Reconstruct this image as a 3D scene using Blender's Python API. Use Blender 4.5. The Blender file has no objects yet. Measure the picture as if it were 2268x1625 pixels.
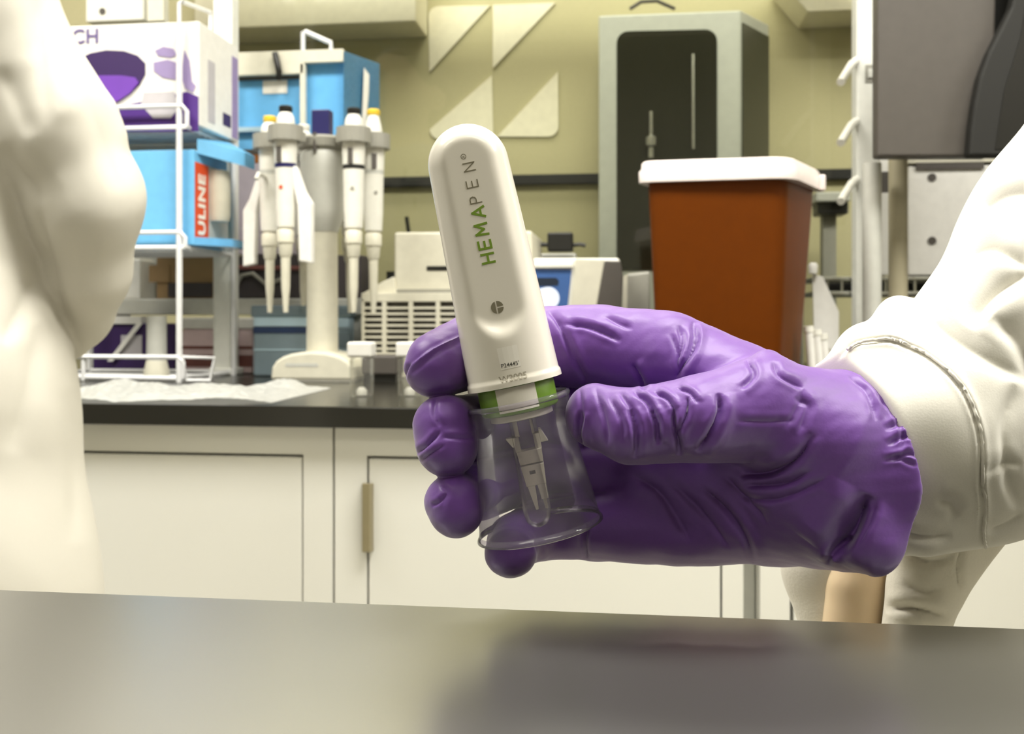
import bpy, bmesh, math, random
import numpy as np
from mathutils import Vector, Matrix, Euler
random.seed(7)
SC = bpy.context.scene
COL = SC.collection
R = math.radians
# ------------------------------------------------------------------ camera, light, exposure
F = 2100.0                                   # focal length in pixels of the 2268 x 1625 frame
BZ = 0.91                                    # worktop height
CZ = BZ + 0.0995                             # camera height
YAW = R(7)
FW = Vector((-math.sin(YAW), math.cos(YAW), 0)); RT = Vector((math.cos(YAW), math.sin(YAW), 0)); UP = Vector((0, 0, 1))
CAM = Vector((0, 0, CZ))
cd = bpy.data.cameras.new('camera'); cam = bpy.data.objects.new('camera', cd); COL.objects.link(cam)
cam.location = CAM; cam.rotation_euler = (R(90), 0, YAW)
cd.sensor_width = 36; cd.lens = F / 2268 * 36; cd.shift_y = -(812.5 - 700) / 2268
cd.clip_start = 0.02; cd.clip_end = 50
cd.dof.use_dof = True; cd.dof.focus_distance = 0.302; cd.dof.aperture_fstop = 24
SC.camera = cam
SC.view_settings.view_transform = 'Standard'; SC.view_settings.look = 'None'
SC.view_settings.gamma = 1; SC.view_settings.use_curve_mapping = False
SC.view_settings.exposure = 0.45
SC.cycles.use_denoising = True
SC.cycles.max_bounces = 8; SC.cycles.caustics_reflective = False; SC.cycles.caustics_refractive = False; SC.cycles.transparent_max_bounces = 24; SC.cycles.sample_clamp_indirect = 6
w = bpy.data.worlds.new('world'); SC.world = w; w.use_nodes = True
w.node_tree.nodes['Background'].inputs[0].default_value = (1, .97, .9, 1)
w.node_tree.nodes['Background'].inputs[1].default_value = 0.3
LAMP_E = 11.0                                # ceiling panel radiance
LAMP_C = (1.0, 0.975, 0.91)
def lamp(x, y, sx, sy, p):
    l = bpy.data.lights.new('ceiling_lamp', 'AREA'); l.shape = 'RECTANGLE'; l.size = sx; l.size_y = sy
    l.energy = p; l.color = LAMP_C
    o = bpy.data.objects.new('ceiling_lamp', l); COL.objects.link(o); o.location = (x, y, 2.66)
LAMPS = [(-1.25, -1.1), (0.45, -1.1), (-1.25, 0.35), (0.45, 0.35), (1.95, 0.2), (-0.35, 1.62)]  # last panel is added to brighten the back wall and bench
for x, y in LAMPS: lamp(x, y, 1.1, 0.5, 2.2 if y < -.5 else 10 if y > 1 else 35)

# ------------------------------------------------------------------ coordinates
def W(px, py, d):                            # a pixel at depth d along the view axis
    return CAM + d * (FW + RT * ((px - 1134) / F) + UP * ((700 - py) / F))
def PY(px, py, Y):                           # a pixel on the vertical plane y = Y
    return W(px, py, Y / (math.cos(YAW) + (px - 1134) / F * math.sin(YAW)))
def X(px, Y): return PY(px, 700, Y).x
def Z(py, Y, px=1134): return PY(px, py, Y).z

# ------------------------------------------------------------------ materials
def lin(c): return tuple(((v / 255) / 12.92 if v / 255 <= .04045 else ((v / 255 + .055) / 1.055) ** 2.4) for v in c) + (1,)
def mat(name, rgb, rough=.5, metal=0, bump=.0, scale=60, var=.04, spec=.5, emit=0, coat=0, ior=None, sss=0, sheen=0):
    m = bpy.data.materials.new(name); m.use_nodes = True
    nt = m.node_tree; b = nt.nodes['Principled BSDF']; L = nt.links
    tc = nt.nodes.new('ShaderNodeTexCoord'); n = nt.nodes.new('ShaderNodeTexNoise')
    n.inputs['Scale'].default_value = scale; n.inputs['Detail'].default_value = 4
    L.new(tc.outputs['Object'], n.inputs['Vector'])
    c = lin(rgb)
    r = nt.nodes.new('ShaderNodeValToRGB')
    r.color_ramp.elements[0].position = .3; r.color_ramp.elements[1].position = .7
    r.color_ramp.elements[0].color = tuple(max(0, v * (1 - var)) for v in c[:3]) + (1,)
    r.color_ramp.elements[1].color = tuple(min(1, v * (1 + var)) for v in c[:3]) + (1,)
    L.new(n.outputs['Fac'], r.inputs['Fac']); L.new(r.outputs['Color'], b.inputs['Base Color'])
    b.inputs['Roughness'].default_value = rough; b.inputs['Metallic'].default_value = metal
    b.inputs['Specular IOR Level'].default_value = spec; b.inputs['Coat Weight'].default_value = coat
    b.inputs['Coat Roughness'].default_value = .08
    if ior: b.inputs['IOR'].default_value = ior
    if sss: b.inputs['Subsurface Weight'].default_value = sss; b.inputs['Subsurface Radius'].default_value = (.004, .003, .002); b.inputs['Subsurface Scale'].default_value = 1
    if sheen: b.inputs['Sheen Weight'].default_value = sheen
    if bump:
        bm_ = nt.nodes.new('ShaderNodeBump'); bm_.inputs['Strength'].default_value = bump; bm_.inputs['Distance'].default_value = .002
        L.new(n.outputs['Fac'], bm_.inputs['Height']); L.new(bm_.outputs['Normal'], b.inputs['Normal'])
    if emit:
        b.inputs['Emission Color'].default_value = c; b.inputs['Emission Strength'].default_value = emit
    return m
def clear(name, tint=(255, 255, 255), ior=1.45, rough=.05, body=0.0, bodycol=(235, 235, 235), edge=1.0):
    m = bpy.data.materials.new(name); m.use_nodes = True; nt = m.node_tree; L = nt.links
    nt.nodes.remove(nt.nodes['Principled BSDF']); out = nt.nodes['Material Output']
    t = nt.nodes.new('ShaderNodeBsdfTransparent'); t.inputs[0].default_value = lin(tint)
    g = nt.nodes.new('ShaderNodeBsdfGlossy'); g.inputs['Roughness'].default_value = rough
    f = nt.nodes.new('ShaderNodeFresnel'); f.inputs[0].default_value = ior
    mu = nt.nodes.new('ShaderNodeMath'); mu.operation = 'MULTIPLY'; mu.inputs[1].default_value = edge; L.new(f.outputs[0], mu.inputs[0])
    d = nt.nodes.new('ShaderNodeBsdfDiffuse'); d.inputs[0].default_value = lin(bodycol)
    tl = nt.nodes.new('ShaderNodeBsdfTranslucent'); tl.inputs[0].default_value = lin(bodycol)
    dm = nt.nodes.new('ShaderNodeMixShader'); dm.inputs[0].default_value = .5; L.new(d.outputs[0], dm.inputs[1]); L.new(tl.outputs[0], dm.inputs[2])
    n = nt.nodes.new('ShaderNodeTexNoise'); n.inputs['Scale'].default_value = 30
    mr = nt.nodes.new('ShaderNodeMapRange'); mr.inputs['To Min'].default_value = body * .7; mr.inputs['To Max'].default_value = body * 1.3
    L.new(n.outputs['Fac'], mr.inputs['Value'])
    m1 = nt.nodes.new('ShaderNodeMixShader'); L.new(mr.outputs[0], m1.inputs[0]); L.new(t.outputs[0], m1.inputs[1]); L.new(dm.outputs[0], m1.inputs[2])
    m2 = nt.nodes.new('ShaderNodeMixShader'); L.new(mu.outputs[0], m2.inputs[0]); L.new(m1.outputs[0], m2.inputs[1]); L.new(g.outputs[0], m2.inputs[2])
    L.new(m2.outputs[0], out.inputs['Surface'])
    return m
M = dict(
    wall=mat('wall_paint', (184, 177, 138), .8, bump=.05, scale=200), wallw=mat('white_wall_paint', (150, 147, 138), .8), ceil=mat('ceiling_tile', (225, 222, 210), .9, bump=.1, scale=150),
    floor=mat('vinyl_floor', (190, 186, 172), .35, var=.08), black_top=mat('black_epoxy', (24, 23, 18), .22, var=.03, scale=300, ior=1.55),
    near_top=mat('dark_epoxy_gloss', (44, 43, 37), .3, var=.02, scale=20, ior=5.0),
    cab=mat('cabinet_white', (234, 233, 226), .35, var=.006, scale=8), cabin=mat('cabinet_inside', (150, 146, 128), .6), pull=mat('pull_tan', (160, 150, 120), .35, .6),
    white=mat('white_plastic', (232, 230, 220), .3), offw=mat('offwhite_plastic', (214, 210, 192), .4), grey=mat('grey_plastic', (150, 148, 138), .45),
    lgrey=mat('light_grey_plastic', (196, 196, 188), .4), dgrey=mat('dark_grey_plastic', (80, 75, 70), .5), alu=mat('powder_coat_post', (230, 230, 222), .35), black=mat('black_plastic', (22, 21, 17), .4),
    black2=mat('black_soft', (18, 17, 12), .7), wire=mat('white_wire', (226, 226, 226), .3), card=mat('white_carton', (236, 234, 228), .55),
    purple=mat('purple_print', (78, 40, 128), .5), purpled=mat('purple_shade', (52, 26, 84), .5), lilac=mat('lilac_print', (150, 134, 178), .6), greyp=mat('grey_print', (190, 186, 190), .6),
    blue=mat('blue_carton', (112, 184, 230), .5), blue2=mat('blue_acrylic', (106, 176, 226), .15), navy=mat('navy_plastic', (26, 24, 84), .4), red=mat('red_print', (214, 74, 26), .5),
    tan=mat('tan_carton', (150, 122, 84), .7), brown=mat('brown_carton', (150, 92, 34), .7), lav=mat('lavender_carton', (178, 168, 178), .7), pink=mat('pink_plastic', (226, 202, 204), .4), maroon=mat('maroon_label', (120, 72, 66), .5),
    paleblue=mat('pale_blue_plastic', (176, 200, 212), .3), bluegrey=mat('blue_grey_liquid', (118, 134, 142), .3), bnavy=mat('dark_blue_label', (28, 48, 84), .4),
    orange=mat('sharps_orange', (98, 46, 0), .42, spec=.15), lid=mat('milky_lid', (238, 226, 222), .35), screen=mat('screen_blue', (58, 88, 138), .2, emit=.25), screend=mat('screen_dark', (36, 44, 58), .2, emit=.1), screenw=mat('screen_white', (214, 222, 236), .3, emit=.3),
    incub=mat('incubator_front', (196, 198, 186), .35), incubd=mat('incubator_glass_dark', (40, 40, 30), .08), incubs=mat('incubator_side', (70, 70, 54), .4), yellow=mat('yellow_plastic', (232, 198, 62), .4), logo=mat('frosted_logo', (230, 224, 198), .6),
    chrome=mat('steel', (190, 190, 180), .25, .9), film=clear('plastic_film', body=.85, bodycol=(252, 252, 246), rough=.3, edge=.5), glass=clear('pane_glass', (252, 253, 250), 1.5, .02, edge=.6), vial=clear('vial_glass', (252, 252, 248), 1.4, .05, body=.1, edge=.4),
    tintblue=clear('blue_clear', (150, 205, 240), 1.45, .05, body=.45, bodycol=(140, 200, 240)), cup=clear('clear_plastic', (252, 250, 253), 1.42, .2, body=.08, bodycol=(235, 232, 240), edge=.7), cuprim=clear('clear_plastic_rim', (230, 226, 236), 1.5, .1, body=.12, bodycol=(230, 225, 240), edge=1.3),
    trans=clear('milky_clear', (226, 236, 240), 1.45, .1, body=.5, bodycol=(176, 196, 206)),
    penw=mat('pen_white', (222, 217, 205), .22, coat=.3, var=.01), green=mat('pen_green', (112, 150, 48), .35), ink=mat('ink_green', (104, 134, 22), .6), inkg=mat('ink_grey', (112, 106, 84), .6), inkl=mat('ink_light_grey', (160, 154, 138), .6), inkd=mat('ink_dark', (58, 55, 48), .6), plabel=mat('pen_label', (226, 222, 212), .5), label=mat('paper_label', (233, 229, 218), .6), nozzle=mat('nozzle_white', (238, 234, 220), .4), dark=mat('dark_gap', (60, 54, 56), .6),
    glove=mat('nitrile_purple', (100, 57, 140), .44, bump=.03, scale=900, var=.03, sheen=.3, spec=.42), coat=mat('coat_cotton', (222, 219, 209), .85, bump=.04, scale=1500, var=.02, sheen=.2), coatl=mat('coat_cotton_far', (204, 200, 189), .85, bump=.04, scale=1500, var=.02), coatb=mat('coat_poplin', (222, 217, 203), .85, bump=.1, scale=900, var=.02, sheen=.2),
    skin=mat('skin', (232, 208, 172), .5, sss=.2), trouser=mat('dark_trouser', (60, 60, 70), .8), shoe=mat('shoe_leather', (40, 36, 32), .5), hair=mat('brown_hair', (58, 42, 30), .6, bump=.4, scale=300),
    lampface=mat('lamp_diffuser', (255, 250, 232), .4, emit=3.0), thread=mat('stitch', (214, 208, 192), .8))

# ------------------------------------------------------------------ objects
WM = {}
def thing(name, label=None, cat=None, loc=(0, 0, 0), rz=0, group=None):
    o = bpy.data.objects.new(name, None); COL.objects.link(o); o.empty_display_size = .05
    o.location = loc; o.rotation_euler = (0, 0, rz)
    WM[o] = Matrix.Translation(Vector(loc)) @ Matrix.Rotation(rz, 4, 'Z')
    tag(o, label, cat, group); return o
def tag(o, label=None, cat=None, group=None, kind=None):
    for k, v in (('label', label), ('category', cat), ('group', group), ('kind', kind)):
        if v: o[k] = v
    return o
def link(name, me, m, parent=None, smooth=False):
    o = bpy.data.objects.new(name, me); COL.objects.link(o)
    if m: me.materials.append(m)
    if smooth: me.polygons.foreach_set('use_smooth', [True] * len(me.polygons))
    WM[o] = WM[parent].copy() if parent else Matrix.Identity(4)
    if parent: o.parent = parent
    return o
class MB:
    """collects closed shapes; build() links them as one mesh"""
    def __init__(s): s.v = []; s.f = []
    def add(s, vs, fs, T=None):
        n = len(s.v); s.v += [tuple(T @ Vector(p)) if T else tuple(p) for p in vs]; s.f += [tuple(n + i for i in q) for q in fs]; return s
    def box(s, lo, hi, T=None):
        x0, y0, z0 = lo; x1, y1, z1 = hi
        return s.add([(x0, y0, z0), (x1, y0, z0), (x1, y1, z0), (x0, y1, z0), (x0, y0, z1), (x1, y0, z1), (x1, y1, z1), (x0, y1, z1)],
                     [(3, 2, 1, 0), (4, 5, 6, 7), (0, 1, 5, 4), (1, 2, 6, 5), (2, 3, 7, 6), (3, 0, 4, 7)], T)
    def pbox(s, x0, y0, x1, y1, Y, dep):      # front face given in pixels on plane Y
        xm, ym = (x0 + x1) / 2, (y0 + y1) / 2
        return s.box((X(x0, Y), Y, PY(xm, y1, Y).z), (X(x1, Y), Y + dep, PY(xm, y0, Y).z))
    def prism(s, poly, off, T=None):         # closed polygon (3d points) extruded by off
        n = len(poly); off = Vector(off); vs = [Vector(p) for p in poly] + [Vector(p) + off for p in poly]
        nrm = sum(((vs[i]).cross(vs[(i + 1) % n]) for i in range(n)), Vector())
        fl = nrm.dot(off) > 0
        fs = [tuple(range(n)), tuple(range(2 * n - 1, n - 1, -1))] + [(i + n, (i + 1) % n + n, (i + 1) % n, i) for i in range(n)]
        if fl: fs = [tuple(reversed(q)) for q in fs]
        return s.add(vs, fs, T)
    def tube(s, pts, r, n=8, T=None, closed=False):
        pts = [Vector(p) for p in pts]; k = len(pts); rs = r if isinstance(r, (list, tuple)) else [r] * k
        vs = []; u = None
        for i, p in enumerate(pts):
            a = pts[(i - 1) % k] if (i > 0 or closed) else p; b = pts[(i + 1) % k] if (i < k - 1 or closed) else p
            t = (b - a).normalized()
            if u is None: u = t.orthogonal().normalized()
            u = (u - t * u.dot(t)).normalized(); v = t.cross(u)
            for j in range(n): vs.append(p + rs[i] * (u * math.cos(2 * math.pi * j / n) + v * math.sin(2 * math.pi * j / n)))
        fs = []
        for i in range(k if closed else k - 1):
            for j in range(n):
                a, b = i * n, ((i + 1) % k) * n; fs.append((a + j, a + (j + 1) % n, b + (j + 1) % n, b + j))
        if not closed: fs += [tuple(reversed(range(n))), tuple(range((k - 1) * n, k * n))]
        return s.add(vs, fs, T)
    def lathe(s, prof, c=(0, 0, 0), n=24, T=None, sx=1, sy=1):   # prof: (radius, z) bottom to top
        c = Vector(c); vs = []; fs = []
        for r_, z_ in prof:
            for j in range(n): vs.append(c + Vector((sx * r_ * math.cos(2 * math.pi * j / n), sy * r_ * math.sin(2 * math.pi * j / n), z_)))
        for i in range(len(prof) - 1):
            for j in range(n): fs.append((i * n + j, i * n + (j + 1) % n, (i + 1) * n + (j + 1) % n, (i + 1) * n + j))
        fs += [tuple(reversed(range(n))), tuple(range((len(prof) - 1) * n, len(prof) * n))]
        return s.add(vs, fs, T)
    def grid(s, P, T=None):                  # rows x cols of points
        nr, nc = len(P), len(P[0])
        return s.add([p for r in P for p in r], [(i * nc + j, i * nc + j + 1, (i + 1) * nc + j + 1, (i + 1) * nc + j) for i in range(nr - 1) for j in range(nc - 1)], T)
    def build(s, name, m, parent=None, bevel=0, seg=2, smooth=False, world=True):
        vs = s.v
        if parent is not None and world:
            I = WM[parent].inverted(); vs = [tuple(I @ Vector(p)) for p in vs]
        me = bpy.data.meshes.new(name); me.from_pydata([tuple(p) for p in vs], [], s.f); me.update()
        o = link(name, me, m, parent, smooth)
        if bevel:
            md = o.modifiers.new('bevel', 'BEVEL'); md.width = bevel; md.segments = seg; md.limit_method = 'ANGLE'; md.angle_limit = R(40)
        if smooth:
            md = o.modifiers.new('edges', 'EDGE_SPLIT'); md.split_angle = R(45)
        return o
def struct(o): o['kind'] = 'structure'; return o
def copy_tree(o, parent=None):
    c = o.copy(); COL.objects.link(c); WM[c] = WM[o]
    if parent: c.parent = parent
    for ch in [q for q in COL.objects if q.parent == o]: copy_tree(ch, c)
    return c
def text_mesh(s, size, bold=0.0, spacing=1.0, ext=0.0):
    cu = bpy.data.curves.new('lettering', 'FONT'); cu.body = s; cu.size = size; cu.offset = bold; cu.space_character = spacing; cu.extrude = ext
    cu.align_x = 'CENTER'; cu.align_y = 'CENTER'; cu.resolution_u = 3
    o = bpy.data.objects.new('lettering', cu); COL.objects.link(o); bpy.context.view_layer.update()
    me = bpy.data.meshes.new_from_object(o.evaluated_get(bpy.context.evaluated_depsgraph_get())); bpy.data.objects.remove(o); bpy.data.curves.remove(cu)
    n = len(me.vertices); co = np.empty(n * 3, np.float32); me.vertices.foreach_get('co', co); co = co.reshape(-1, 3)
    fs = [tuple(p.vertices) for p in me.polygons]; bpy.data.meshes.remove(me)
    return co, fs
def letters(s, size, o, ux, uy, m, parent, bold=0, spacing=1.0, name='lettering', thick=.0004):
    """flat print: text centred on point o, running along ux with tops towards uy, standing a hair proud"""
    co, fs = text_mesh(s, size, bold, spacing, thick / 2); o, ux, uy = Vector(o), Vector(ux).normalized(), Vector(uy).normalized(); un = ux.cross(uy)
    b = MB(); b.add([o + ux * float(c[0]) + uy * float(c[1]) + un * float(c[2]) for c in co], fs)
    return b.build(name, m, parent)

# ------------------------------------------------------------------ smooth solids from distance fields
class SDF:
    """distance field on a grid whose axes are pixel x, pixel y and depth (in pixel units) about a base depth d0"""
    def __init__(s, lo, hi, vox, d0):
        s.lo = np.array(lo, np.float32); s.vox = vox; s.d0 = d0
        n = [int((hi[i] - lo[i]) / vox) + 1 for i in range(3)]
        ax = [s.lo[i] + vox * np.arange(n[i], dtype=np.float32) for i in range(3)]
        s.x, s.y, s.w = ax[0][:, None, None], ax[1][None, :, None], ax[2][None, None, :]; s.n = n
    def cap(s, a, b, ra, rb, sc=(1, 1, 1)):
        a = np.array(a, np.float32); b = np.array(b, np.float32); sc = np.array(sc, np.float32); d = (b - a) * sc; L2 = float((d * d).sum()) + 1e-6
        px, py, pw = (s.x - a[0]) * sc[0], (s.y - a[1]) * sc[1], (s.w - a[2]) * sc[2]
        t = np.clip((px * d[0] + py * d[1] + pw * d[2]) / L2, 0, 1)
        return np.sqrt((px - t * d[0]) ** 2 + (py - t * d[1]) ** 2 + (pw - t * d[2]) ** 2) - (ra + (rb - ra) * t)
    def chain(s, pts, sc=(1, 1, 1), k=8):    # pts: (x, y, w, r)
        g = None
        for p, q in zip(pts, pts[1:]):
            c = s.cap(p[:3], q[:3], p[3], q[3], sc); g = c if g is None else smin(g, c, k)
        return g
    def plane(s, p, n):
        n = np.array(n, np.float32); n = n / np.linalg.norm(n)
        return (s.x - p[0]) * n[0] + (s.y - p[1]) * n[1] + (s.w - p[2]) * n[2]
def smin(a, b, k):
    h = np.clip(.5 + .5 * (b - a) / k, 0, 1); return b * (1 - h) + a * h - k * h * (1 - h)
def smax(a, b, k): return -smin(-a, -b, k)
def surf_net(G, lo, vox):
    G = np.pad(G[1:-1, 1:-1, 1:-1], 1, constant_values=vox)     # close the solid where the grid ends
    s = G < 0; nx, ny, nz = G.shape
    c = np.zeros((nx - 1, ny - 1, nz - 1), np.uint8)
    for i in (0, 1):
        for j in (0, 1):
            for k in (0, 1): c += s[i:nx - 1 + i, j:ny - 1 + j, k:nz - 1 + k]
    I, J, K = np.nonzero((c > 0) & (c < 8))
    val = {(i, j, k): G[I + i, J + j, K + k] for i in (0, 1) for j in (0, 1) for k in (0, 1)}
    acc = np.zeros((len(I), 3)); cnt = np.zeros(len(I))
    for a in val:
        for ax in range(3):
            if a[ax]: continue
            b = list(a); b[ax] = 1; v0, v1 = val[a], val[tuple(b)]
            m = (v0 < 0) != (v1 < 0); t = np.where(m, v0 / np.where(m, v0 - v1, 1), 0)
            p = np.tile(np.array(a, float), (len(I), 1)); p[:, ax] = t; acc += p * m[:, None]; cnt += m
    V = (acc / cnt[:, None] + np.stack([I, J, K], 1)) * vox + np.asarray(lo)
    idx = -np.ones((nx - 1, ny - 1, nz - 1), np.int32); idx[I, J, K] = np.arange(len(I))
    Q = []
    for ax in range(3):
        sl0 = [slice(None)] * 3; sl1 = [slice(None)] * 3; sl0[ax] = slice(0, -1); sl1[ax] = slice(1, None)
        d = s[tuple(sl0)] != s[tuple(sl1)]; A = np.stack(np.nonzero(d), 1); u, v = (ax + 1) % 3, (ax + 2) % 3
        ok = (A[:, u] > 0) & (A[:, v] > 0) & (A[:, u] < G.shape[u] - 1) & (A[:, v] < G.shape[v] - 1); A = A[ok]
        def at(du, dv):
            B = A.copy(); B[:, u] -= du; B[:, v] -= dv; return idx[B[:, 0], B[:, 1], B[:, 2]]
        q = np.stack([at(1, 1), at(0, 1), at(0, 0), at(1, 0)], 1)
        ins = s[A[:, 0], A[:, 1], A[:, 2]]; q[~ins] = q[~ins][:, ::-1]; Q.append(q)
    Q = np.concatenate(Q); lab = np.arange(len(V))                # keep the largest connected piece
    while True:
        m = lab[Q].min(1); new = lab.copy()
        for k in range(4): np.minimum.at(new, Q[:, k], m)
        new = new[new]
        if (new == lab).all(): break
        lab = new
    big = np.bincount(lab, minlength=len(V)).argmax(); keep = lab == big; ren = np.cumsum(keep) - 1
    return V[keep], ren[Q[keep[Q[:, 0]]]]
def vnormals(V, Q):
    n = np.cross(V[Q[:, 2]] - V[Q[:, 0]], V[Q[:, 3]] - V[Q[:, 1]]); N = np.zeros_like(V)
    for k in range(4):
        for c in range(3): N[:, c] += np.bincount(Q[:, k], n[:, c], len(V))
    return N / (np.linalg.norm(N, axis=1, keepdims=True) + 1e-9)
def relax(V, Q, it, lam=.5):
    a = np.concatenate([Q[:, 0], Q[:, 1], Q[:, 2], Q[:, 3]]); b = np.concatenate([Q[:, 1], Q[:, 2], Q[:, 3], Q[:, 0]])
    deg = np.bincount(a, minlength=len(V))[:, None] + 1e-9
    for _ in range(it):
        S = np.stack([np.bincount(a, V[b, c], len(V)) for c in range(3)], 1); V = V + lam * (S / deg - V)
    return V
def segdist(P, line):
    D = np.full(len(P), 1e9); side = np.zeros(len(P)); par = np.zeros(len(P)); L = 0; tot = sum(math.dist(p, q) for p, q in zip(line, line[1:]))
    for p, q in zip(line, line[1:]):
        p = np.array(p, float); q = np.array(q, float); e = q - p; l = np.linalg.norm(e); r = P - p; t = np.clip((r @ e) / (l * l), 0, 1)
        dd = np.linalg.norm(r - t[:, None] * e, axis=1); m = dd < D
        D[m] = dd[m]; side[m] = np.sign(r[m, 0] * e[1] - r[m, 1] * e[0]); par[m] = (L + t[m] * l) / tot; L += l
    return D, side, par
def catmull(pts, n=6):
    if len(pts) < 3: return pts
    P = [np.array(p, float) for p in pts]; P = [2 * P[0] - P[1]] + P + [2 * P[-1] - P[-2]]; out = []
    for i in range(1, len(P) - 2):
        for t in np.linspace(0, 1, n, endpoint=False):
            a, b, c, d = P[i - 1:i + 3]; out.append(tuple(.5 * (2 * b + (c - a) * t + (2 * a - 5 * b + 4 * c - d) * t * t + (3 * b - a - 3 * c + d) * t ** 3)))
    return out + [tuple(P[-2])]
def folds(V, Q, lines, it=1):
    """cloth folds: lines of (points, depth, width[, lip]) pressed into the side of the solid that faces the viewer's side"""
    N = vnormals(V, Q); face = np.clip((-N[:, 2] + .1) * 2.5, 0, 1); disp = np.zeros(len(V))
    for ln in lines:
        pts, amp, wd = ln[:3]; lip = ln[3] if len(ln) > 3 else .45; wl, wh = ln[4] if len(ln) > 4 else (-1e9, 1e9)
        pts = catmull(pts); xs = [p[0] for p in pts]; ys = [p[1] for p in pts]; m_ = 4 * wd
        sel = np.nonzero((V[:, 0] > min(xs) - m_) & (V[:, 0] < max(xs) + m_) & (V[:, 1] > min(ys) - m_) & (V[:, 1] < max(ys) + m_) & (V[:, 2] > wl) & (V[:, 2] < wh) & (face > 0))[0]
        if not len(sel): continue
        D, side, par = segdist(V[sel][:, :2], pts); fade = np.clip(np.minimum(par, 1 - par) * 5, 0, 1) ** .7
        sg = D * side; nr = .5 * wd                         # sharp valley, steep on one side, rolling off slowly on the other
        g = np.where(sg < 0, np.exp(-(D / nr) ** 2), np.exp(-(D / nr)) ) - lip * np.exp(-((sg - 1.6 * wd) / wd) ** 2) - .5 * lip * np.exp(-((sg + 1.2 * wd) / (.8 * wd)) ** 2)
        disp[sel] -= amp * fade * g * face[sel]
    return V + N * disp[:, None]
def lumps(V, amp, sc, seed):                 # gentle unevenness, sum of sines in random directions
    r = np.random.RandomState(seed); h = np.zeros(len(V))
    for _ in range(10):
        k = r.normal(size=3); k /= np.linalg.norm(k); h += np.sin(V @ k * (2 * math.pi / (sc * r.uniform(.6, 1.6))) + r.uniform(0, 6.3))
    return amp * h / 3
def solid(name, V, Q, d0, m, parent):
    s_ = d0 / F; d = d0 + V[:, 2] * s_
    fw, rt = np.array(FW), np.array(RT); P = np.array(CAM)[None] + d[:, None] * (fw[None] + ((V[:, 0] - 1134) / F)[:, None] * rt[None] + ((700 - V[:, 1]) / F)[:, None] * np.array([[0, 0, 1.]]))
    if parent is not None:
        I = np.array(WM[parent].inverted()); P = P @ I[:3, :3].T + I[:3, 3]
    me = bpy.data.meshes.new(name); me.vertices.add(len(P)); me.vertices.foreach_set('co', P.astype(np.float32).ravel())
    me.loops.add(Q.size); me.loops.foreach_set('vertex_index', Q.astype(np.int32).ravel())
    me.polygons.add(len(Q)); me.polygons.foreach_set('loop_start', np.arange(0, Q.size, 4, dtype=np.int32)); me.polygons.foreach_set('loop_total', np.full(len(Q), 4, np.int32))
    me.update(calc_edges=True); me.validate()
    return link(name, me, m, parent, True)
# ================================================================== the room
X0, X1, Y0, Y1, ZC = -2.6, 2.7, -2.3, 2.10, 2.7
def slab(name, lo, hi, m): return struct(MB().box(lo, hi).build(name, m))
slab('floor', (X0, Y0, -.05), (X1, Y1, 0), M['floor']); slab('ceiling', (X0, Y0, ZC), (X1, Y1, ZC + .05), M['ceil'])
slab('wall_back', (X0, Y1, 0), (X1, Y1 + .08, ZC), M['wall']); slab('wall_front', (X0, Y0 - .08, 0), (X1, Y0, ZC), M['wallw'])
slab('wall_left', (X0 - .08, Y0, 0), (X0, Y1, ZC), M['wallw']); slab('wall_right', (X1, Y0, 0), (X1 + .08, Y1, ZC), M['wallw'])
slab('baseboard_back', (X0, Y1 - .012, 0), (X1, Y1, .1), M['dgrey'])
for i, (x, y) in enumerate(LAMPS):
    t = thing('ceiling_light', 'recessed ceiling light panel, ' + ['left one behind the camera', 'middle one behind the camera', 'left one above the aisle between benches', 'middle one above the aisle between benches', 'rightmost panel near the right wall', 'panel added to brighten the back bench and wall'][i], 'ceiling light', (x, y, ZC), 0, 'ceiling light panels')
    b = MB()
    for lo, hi in (((-.6, -.3, -.025), (.6, -.26, -.001)), ((-.6, .26, -.025), (.6, .3, -.001)), ((-.6, -.26, -.025), (-.56, .26, -.001)), ((.56, -.26, -.025), (.6, .26, -.001))): b.box(lo, hi)
    b.build('frame', M['white'], t, world=False)
    MB().box((-.56, -.26, -.012), (.56, .26, -.004)).build('diffuser', M['lampface'], t, world=False)
# dark rail on the back wall, rising behind the glass
struct(MB().box((X(520, Y1), Y1 - .018, PY(1100, 412, Y1).z), (X1, Y1, PY(1100, 390, Y1).z)).build('trim_1', M['black2'], bevel=.002))

# near bench the hand is held over
YN = .3205
t = thing('near_lab_bench', 'glossy dark worktop filling the bottom of the photo under the gloved hand', 'bench', (0, 0, 0))
MB().box((-1.5, -.42, BZ - .026), (1.5, YN, BZ)).build('worktop', M['near_top'], t, bevel=.0012)
MB().box((-1.48, -.38, .1), (1.48, YN - .03, BZ - .026)).build('base_panel', M['cab'], t)
MB().box((-1.46, -.33, 0), (1.46, YN - .09, .1)).build('plinth', M['dgrey'], t)

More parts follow.
